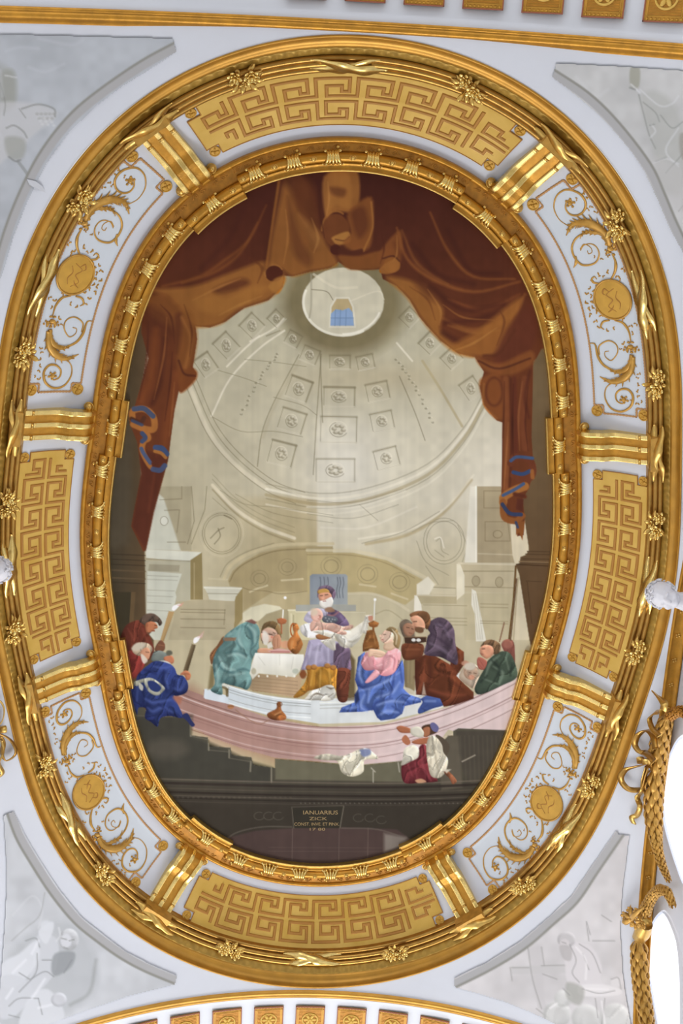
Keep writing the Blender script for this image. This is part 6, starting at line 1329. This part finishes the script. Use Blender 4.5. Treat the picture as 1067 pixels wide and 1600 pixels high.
def strip_px(parent, nm, px, w, m, x0=None, wav=.0, seed=0):
    p = catmull(np.array(px,float), 7); x = (PX-.010) if x0 is None else x0
    q = near(p, .004, x); k = len(q); q[:,2] -= .004*np.sin(np.linspace(0,np.pi,k))
    T = np.gradient(q,axis=0); T /= np.linalg.norm(T,axis=1)[:,None]
    tw = np.linspace(0,2.2,k)+seed; s_ = np.cross(T,[1,0,0]); s_ /= np.linalg.norm(s_,axis=1)[:,None]+1e-9
    Wv = s_*np.cos(tw)[:,None]*.8+np.array([[-1,0,0]])*(.5+.3*np.sin(tw))[:,None]
    return part(nm, *ribbon_strip(q, Wv, w, .0005), m, parent)
G1 = thing('leaf_garland', at_x([(1025,1190)], XW-.0075)[0], 'thick gilded laurel garland tied beside the upper white window', 'garland')
leafy(G1, 'leaf_swag', [(1044,1118),(1036,1140),(1030,1165),(1027,1190)], [.0045,.0058,.0064,.0062], M_SCROLL, seed=2)
leafy(G1, 'leaf_swag', [(1026,1198),(1023,1225),(1021,1260),(1022,1290)], [.0060,.0064,.0060,.0050], M_SCROLL, seed=3)
leafy(G1, 'leaf_tail', [(1022,1290),(1027,1325),(1034,1350),(1044,1374)], [.0046,.0032,.0026,.0018], M_SCROLL, 1.0, seed=4)
leafy(G1, 'leaf_branch', [(1044,1120),(1054,1114),(1064,1112),(1078,1118)], [.0036,.0034,.0034,.0032], M_FRAMED, seed=5)
P = wall_path([(1028.5,1192),(1025.5,1199)], 0)
part('binding_band', *tube(P, .0070, 14), M_GILT2, G1)
G2 = thing('leaf_garland', at_x([(990,1440)], XW-.0075)[0], 'long gilded husk garland hanging beside the lower arched window', 'garland')
leafy(G2, 'husk_drop', [(998,1466),(999,1500),(1002,1540),(1008,1580),(1016,1640)], [.0056,.0058,.0054,.0048,.0042], M_SCROLL, seed=6)
leafy(G2, 'curled_horn', [(1004,1432),(1013,1412),(1024,1394),(1037,1388),(1046,1399),(1050,1412)], [.0042,.0036,.0034,.0034,.0030,.0022], M_SCROLL, 1.1, seed=7)
mb = MB()
for k, (px, r) in enumerate((((980,1432),.0062),((988,1424),.0058),((999,1426),.0060),((993,1440),.0070),((1003,1442),.0060))):
    c = near([px], .008, PX-.008)[0]; flower(mb, c, r, (-.8,0,-.6), 7, 2)
for k, px in enumerate(((974,1440),(976,1424),(986,1416),(1006,1418))):
    c = near([(990,1436)], .008, PX-.008)[0]; e = near([px], .008, PX-.010)[0]; leaf(mb, c, e-c, (-.8,0,-.6), np.linalg.norm(e-c)*1.15, .0026)
part('knot_of_leaves', *mb.get(), M_SCROLL, G2)
P = wall_path([(1010,1444),(1004,1456),(997,1468)], 0); part('cloth_wrap', *tube(P, [.0060,.0078,.0062], 12), M_GILT2, G2)
BW = thing('ribbon_bow', at_x([(1008,1190)], XW-.008)[0], 'gilded ribbon bow with wavy tail left of the thick laurel garland', 'bow')
strip_px(BW, 'ribbon_loop', [(1022,1190),(1010,1176),(996,1170),(990,1158),(996,1144),(1010,1138),(1020,1150),(1024,1170)], .0030, M_REED, seed=.3)
strip_px(BW, 'ribbon_loop', [(1016,1192),(994,1196),(976,1200),(968,1212),(976,1226),(990,1231),(1002,1228),(1008,1210),(1014,1196)], .0032, M_REED, seed=1.2)
strip_px(BW, 'ribbon_tail', [(1010,1196),(1004,1216),(1002,1232),(994,1242),(998,1256),(994,1270),(986,1276),(990,1287)], .0026, M_GILT2, seed=.6)
strip_px(BW, 'ribbon_loop', [(1030,1150),(1018,1136),(1013,1120),(1020,1112),(1030,1112)], .0026, M_GILT2, seed=.9)
strip_px(BW, 'ribbon_tail', [(1036,1110),(1036,1098),(1032,1090),(1022,1082)], .0034, M_GILT2, seed=.1)
c = at_x([(1006,1189)], XW-.011)[0]
mb = MB(); mb.add(*tube(near([(1000,1184),(1001,1192)], .008, PX-.013), .0036, 10)); mb.add(*tube(near([(1010,1186),(1010,1194)], .008, PX-.013), .0040, 10)); part('knot', *mb.get(), M_GILT2, BW)
# the same bow on the left pendentive edge (mostly outside the picture)
def left_strip(parent, nm, px, w, m, seed):
    p = catmull(np.array(px,float), 7); q = on_pend(p, .004); k = len(q); q[:,2] -= .003*np.sin(np.linspace(0,np.pi,k))
    T = np.gradient(q,axis=0); T /= np.linalg.norm(T,axis=1)[:,None]; tw = np.linspace(0,2.2,k)+seed
    s_ = np.cross(T,[0,0,1]); s_ /= np.linalg.norm(s_,axis=1)[:,None]+1e-9
    Wv = s_*np.cos(tw)[:,None]*.8+np.array([[0,0,-1]])*(.45+.3*np.sin(tw))[:,None]
    part(nm, *ribbon_strip(q, Wv, w, .0005), m, parent)
BL_ = thing('ribbon_bow', on_pend([(6,1145)], .004)[0], 'gilded ribbon bow at the left edge outside the oval cornice', 'bow')
left_strip(BL_, 'ribbon_loop', [(-14,1096),(0,1094),(7,1104),(6,1120),(-2,1132),(-16,1134)], .0024, M_GILT2, .2)
left_strip(BL_, 'ribbon_loop', [(-4,1146),(10,1150),(20,1158),(26,1170),(22,1180),(10,1186),(4,1176),(6,1160),(0,1150)], .0026, M_REED, .9)
left_strip(BL_, 'ribbon_tail', [(2,1156),(6,1172),(0,1190),(5,1206),(-6,1216)], .0022, M_GILT2, .5)
mb = MB(); mb.add(*tube(on_pend([(-2,1141),(9,1139)], .007), .0034, 10)); part('knot', *mb.get(), M_GILT2, BL_)

# white stucco heads leaning in at both sides
def stucco_head(label, ctr_px, depth, r, nose_px, neck_px, sh_px, seed):
    c = at_depth([ctr_px], depth)[0]; nose = at_depth([nose_px], depth-.022)[0]; nk = at_depth([neck_px], depth+.004)[0]; sh = at_depth([sh_px], depth+.012)[0]
    f = nose-c; f /= np.linalg.norm(f); dn = nk-c; dn -= f*(dn@f); dn /= np.linalg.norm(dn); up = -dn; sd = np.cross(f, up)
    B = np.stack([sd, f, up], 1); g = lambda x,y,z: c+B@np.array([x,y,z])*r
    mb = MB()
    def el(p, rr): mb.add(*ellipsoid(g(*p), np.array(rr)*r, 14, 10, B))
    el((0,-.05,.10),(.80,.95,.92)); el((0,.28,-.42),(.60,.62,.62)); el((0,.80,-.72),(.20,.16,.15)); el((.34,.62,-.38),(.28,.24,.26)); el((-.34,.62,-.38),(.28,.24,.26))
    el((0,.98,-.22),(.12,.18,.17)); el((0,.92,-.05),(.10,.10,.2)); el((0,.84,-.48),(.20,.09,.05)); el((0,.83,-.58),(.17,.09,.05))
    el((.30,.80,.04),(.22,.10,.06)); el((-.30,.80,.04),(.22,.10,.06)); el((.28,.74,-.08),(.12,.08,.08)); el((-.28,.74,-.08),(.12,.08,.08))
    el((.82,-.02,-.12),(.10,.16,.22)); el((-.82,-.02,-.12),(.10,.16,.22))
    mb.add(*tube(np.stack([c+dn*r*.3-f*r*.15, nk, sh]), [.50*r,.52*r,.95*r], 14)); mb.add(*ellipsoid(sh, (1.3*r,)*3, 14, 10))
    root = thing('stucco_head', c, label, 'sculpture')
    b = part('body', *mb.get(), M_STUCCO, root)
    md = b.modifiers.new('blend','REMESH'); md.mode = 'VOXEL'; md.voxel_size = r*S*.055; md.use_smooth_shade = True
    sm = b.modifiers.new('soft','SMOOTH'); sm.factor = .5; sm.iterations = 3
    rr = random.Random(seed); mb = MB()
    for k in range(70):
        z = rr.uniform(-.45,1.0); a = rr.uniform(0,2*np.pi); q = math.sqrt(max(0,1-z*z)); x, y = q*math.cos(a), q*math.sin(a)
        if y > .25 and z < .55: continue
        p = g(x*.84, -.05+y*.98, .10+z*.94); A = np.array([rr.gauss(0,1) for _ in range(3)]); n = (p-c)/np.linalg.norm(p-c); A -= n*(A@n); A /= np.linalg.norm(A); Bq = np.cross(n,A)
        t = np.linspace(0,4.6,12); R_c = r*.17*(1-t/7)
        mb.add(*tube(p+np.outer(R_c*np.cos(t),A)+np.outer(R_c*np.sin(t),Bq)+np.outer(.02*r*t,n), r*.085*(1-t/8), 6))
    part('curly_hair', *mb.get(), M_STUCCO, root)
    return root
stucco_head('white stucco head with curly hair leaning over the right cornice, neck to the right', (1036,930), .985, .0135, (1043,944), (1060,938), (1098,944), 5)
stucco_head('white stucco head cut by the left picture edge, over the left cornice', (-6,892), .985, .0125, (-10,903), (-26,896), (-60,898), 9)
CT = thing('cartouche_scroll', at_x([(1072,640)], PX+.004)[0], 'gilded leaf lobes of a cartouche at the right picture edge', 'ornament')
for px, a, b in (((1066,604),.0050,.0075),((1066,693),.0050,.0095)):
    c = at_x([px], PX-.002)[0]; mb = MB(); mb.add(*ellipsoid(c, (.0046,b,.0042), 14, 9))
    P = at_x(catmull(np.array([(1061,px[1]-14),(1060,px[1]-3),(1064,px[1]+12),(1076,px[1]+16)],float),6), PX-.004); mb.add(*tube(P, .0014, 7)); part('leaf_lobe', *mb.get(), M_GILT, CT)
# ================================================================== LIGHT AND CAMERA
w = bpy.data.worlds.new('church_interior'); scene.world = w; w.use_nodes = True
nt = w.node_tree; bg = nt.nodes['Background']
tc = nt.nodes.new('ShaderNodeTexCoord'); sp = nt.nodes.new('ShaderNodeSeparateXYZ'); nt.links.new(tc.outputs['Generated'], sp.inputs['Vector'])
rp_ = nt.nodes.new('ShaderNodeValToRGB'); mr = nt.nodes.new('ShaderNodeMapRange')
mr.inputs['From Min'].default_value = -1; mr.inputs['From Max'].default_value = .3
nt.links.new(sp.outputs['Z'], mr.inputs['Value']); nt.links.new(mr.outputs['Result'], rp_.inputs['Fac'])
e = rp_.color_ramp.elements
e[0].position = 0; e[0].color = (.50,.47,.43,1); e[1].position = 1; e[1].color = (1.0,1.0,1.03,1)
k = e.new(.38); k.color = (.74,.73,.72,1); k = e.new(.62); k.color = (1.2,1.19,1.2,1); k = e.new(.8); k.color = (1.05,1.05,1.08,1)
# window-like bright bands added round the world for streaky reflections on the gilding
def mth(op, a, b=None):
    n = nt.nodes.new('ShaderNodeMath'); n.operation = op
    for i, v in enumerate((a, b)):
        if v is None: continue
        if isinstance(v, (int, float)): n.inputs[i].default_value = v
        else: nt.links.new(v, n.inputs[i])
    return n.outputs[0]
az = mth('ARCTAN2', sp.outputs['Y'], sp.outputs['X'])
wv = mth('GREATER_THAN', mth('SINE', mth('MULTIPLY', az, 10.0)), .25)
bz = mth('MULTIPLY', mth('GREATER_THAN', sp.outputs['Z'], -.62), mth('LESS_THAN', sp.outputs['Z'], -.12))
wm = mth('ADD', mth('MULTIPLY', mth('MULTIPLY', wv, bz), 1.5), .62)
vm = nt.nodes.new('ShaderNodeVectorMath'); vm.operation = 'SCALE'
nt.links.new(rp_.outputs['Color'], vm.inputs[0]); nt.links.new(wm, vm.inputs['Scale'])
nt.links.new(vm.outputs[0], bg.inputs['Color']); bg.inputs['Strength'].default_value = WORLD_STR
def area(name, loc, target, size, energy, col):
    L = bpy.data.lights.new(name, 'AREA'); L.energy = energy; L.color = col; L.shape = 'RECTANGLE'; L.size, L.size_y = size
    o = bpy.data.objects.new(name, L); COL.objects.link(o); o.location = loc
    o.rotation_euler = (Vector(target)-Vector(loc)).to_track_quat('-Z','Y').to_euler()
    return o
# daylight area lamps added on three sides for gold highlights and relief, windows unseen
area('added_light_right', (9,1,6), (0,0,15), (4,8), 2700, (1,.90,.85))
area('added_light_left', (-9,-2,6), (0,0,15), (4,8), 1250, (.90,.95,1))
area('added_light_lower', (0,12,5), (0,0,15), (6,5), 900, (1,.98,.96))
cd = bpy.data.cameras.new('camera'); cam = bpy.data.objects.new('camera', cd); COL.objects.link(cam)
cd.sensor_fit = 'VERTICAL'; cd.sensor_height = 36.0; cd.sensor_width = 24.0; cd.lens = FPX/1600*36.0
cd.clip_end = 500
R3 = Matrix(((RM[0][0], -RM[1][0], -RM[2][0]), (RM[0][1], -RM[1][1], -RM[2][1]), (RM[0][2], -RM[1][2], -RM[2][2])))
M = R3.to_4x4(); M.translation = Vector((CX*S, CY*S, ZC)); cam.matrix_world = M
scene.camera = cam
vs = scene.view_settings; vs.view_transform = 'Standard'; vs.look = 'None'; vs.exposure = EXPO; vs.gamma = 1; vs.use_curve_mapping = False
scene.cycles.max_bounces = 6; scene.cycles.diffuse_bounces = 3
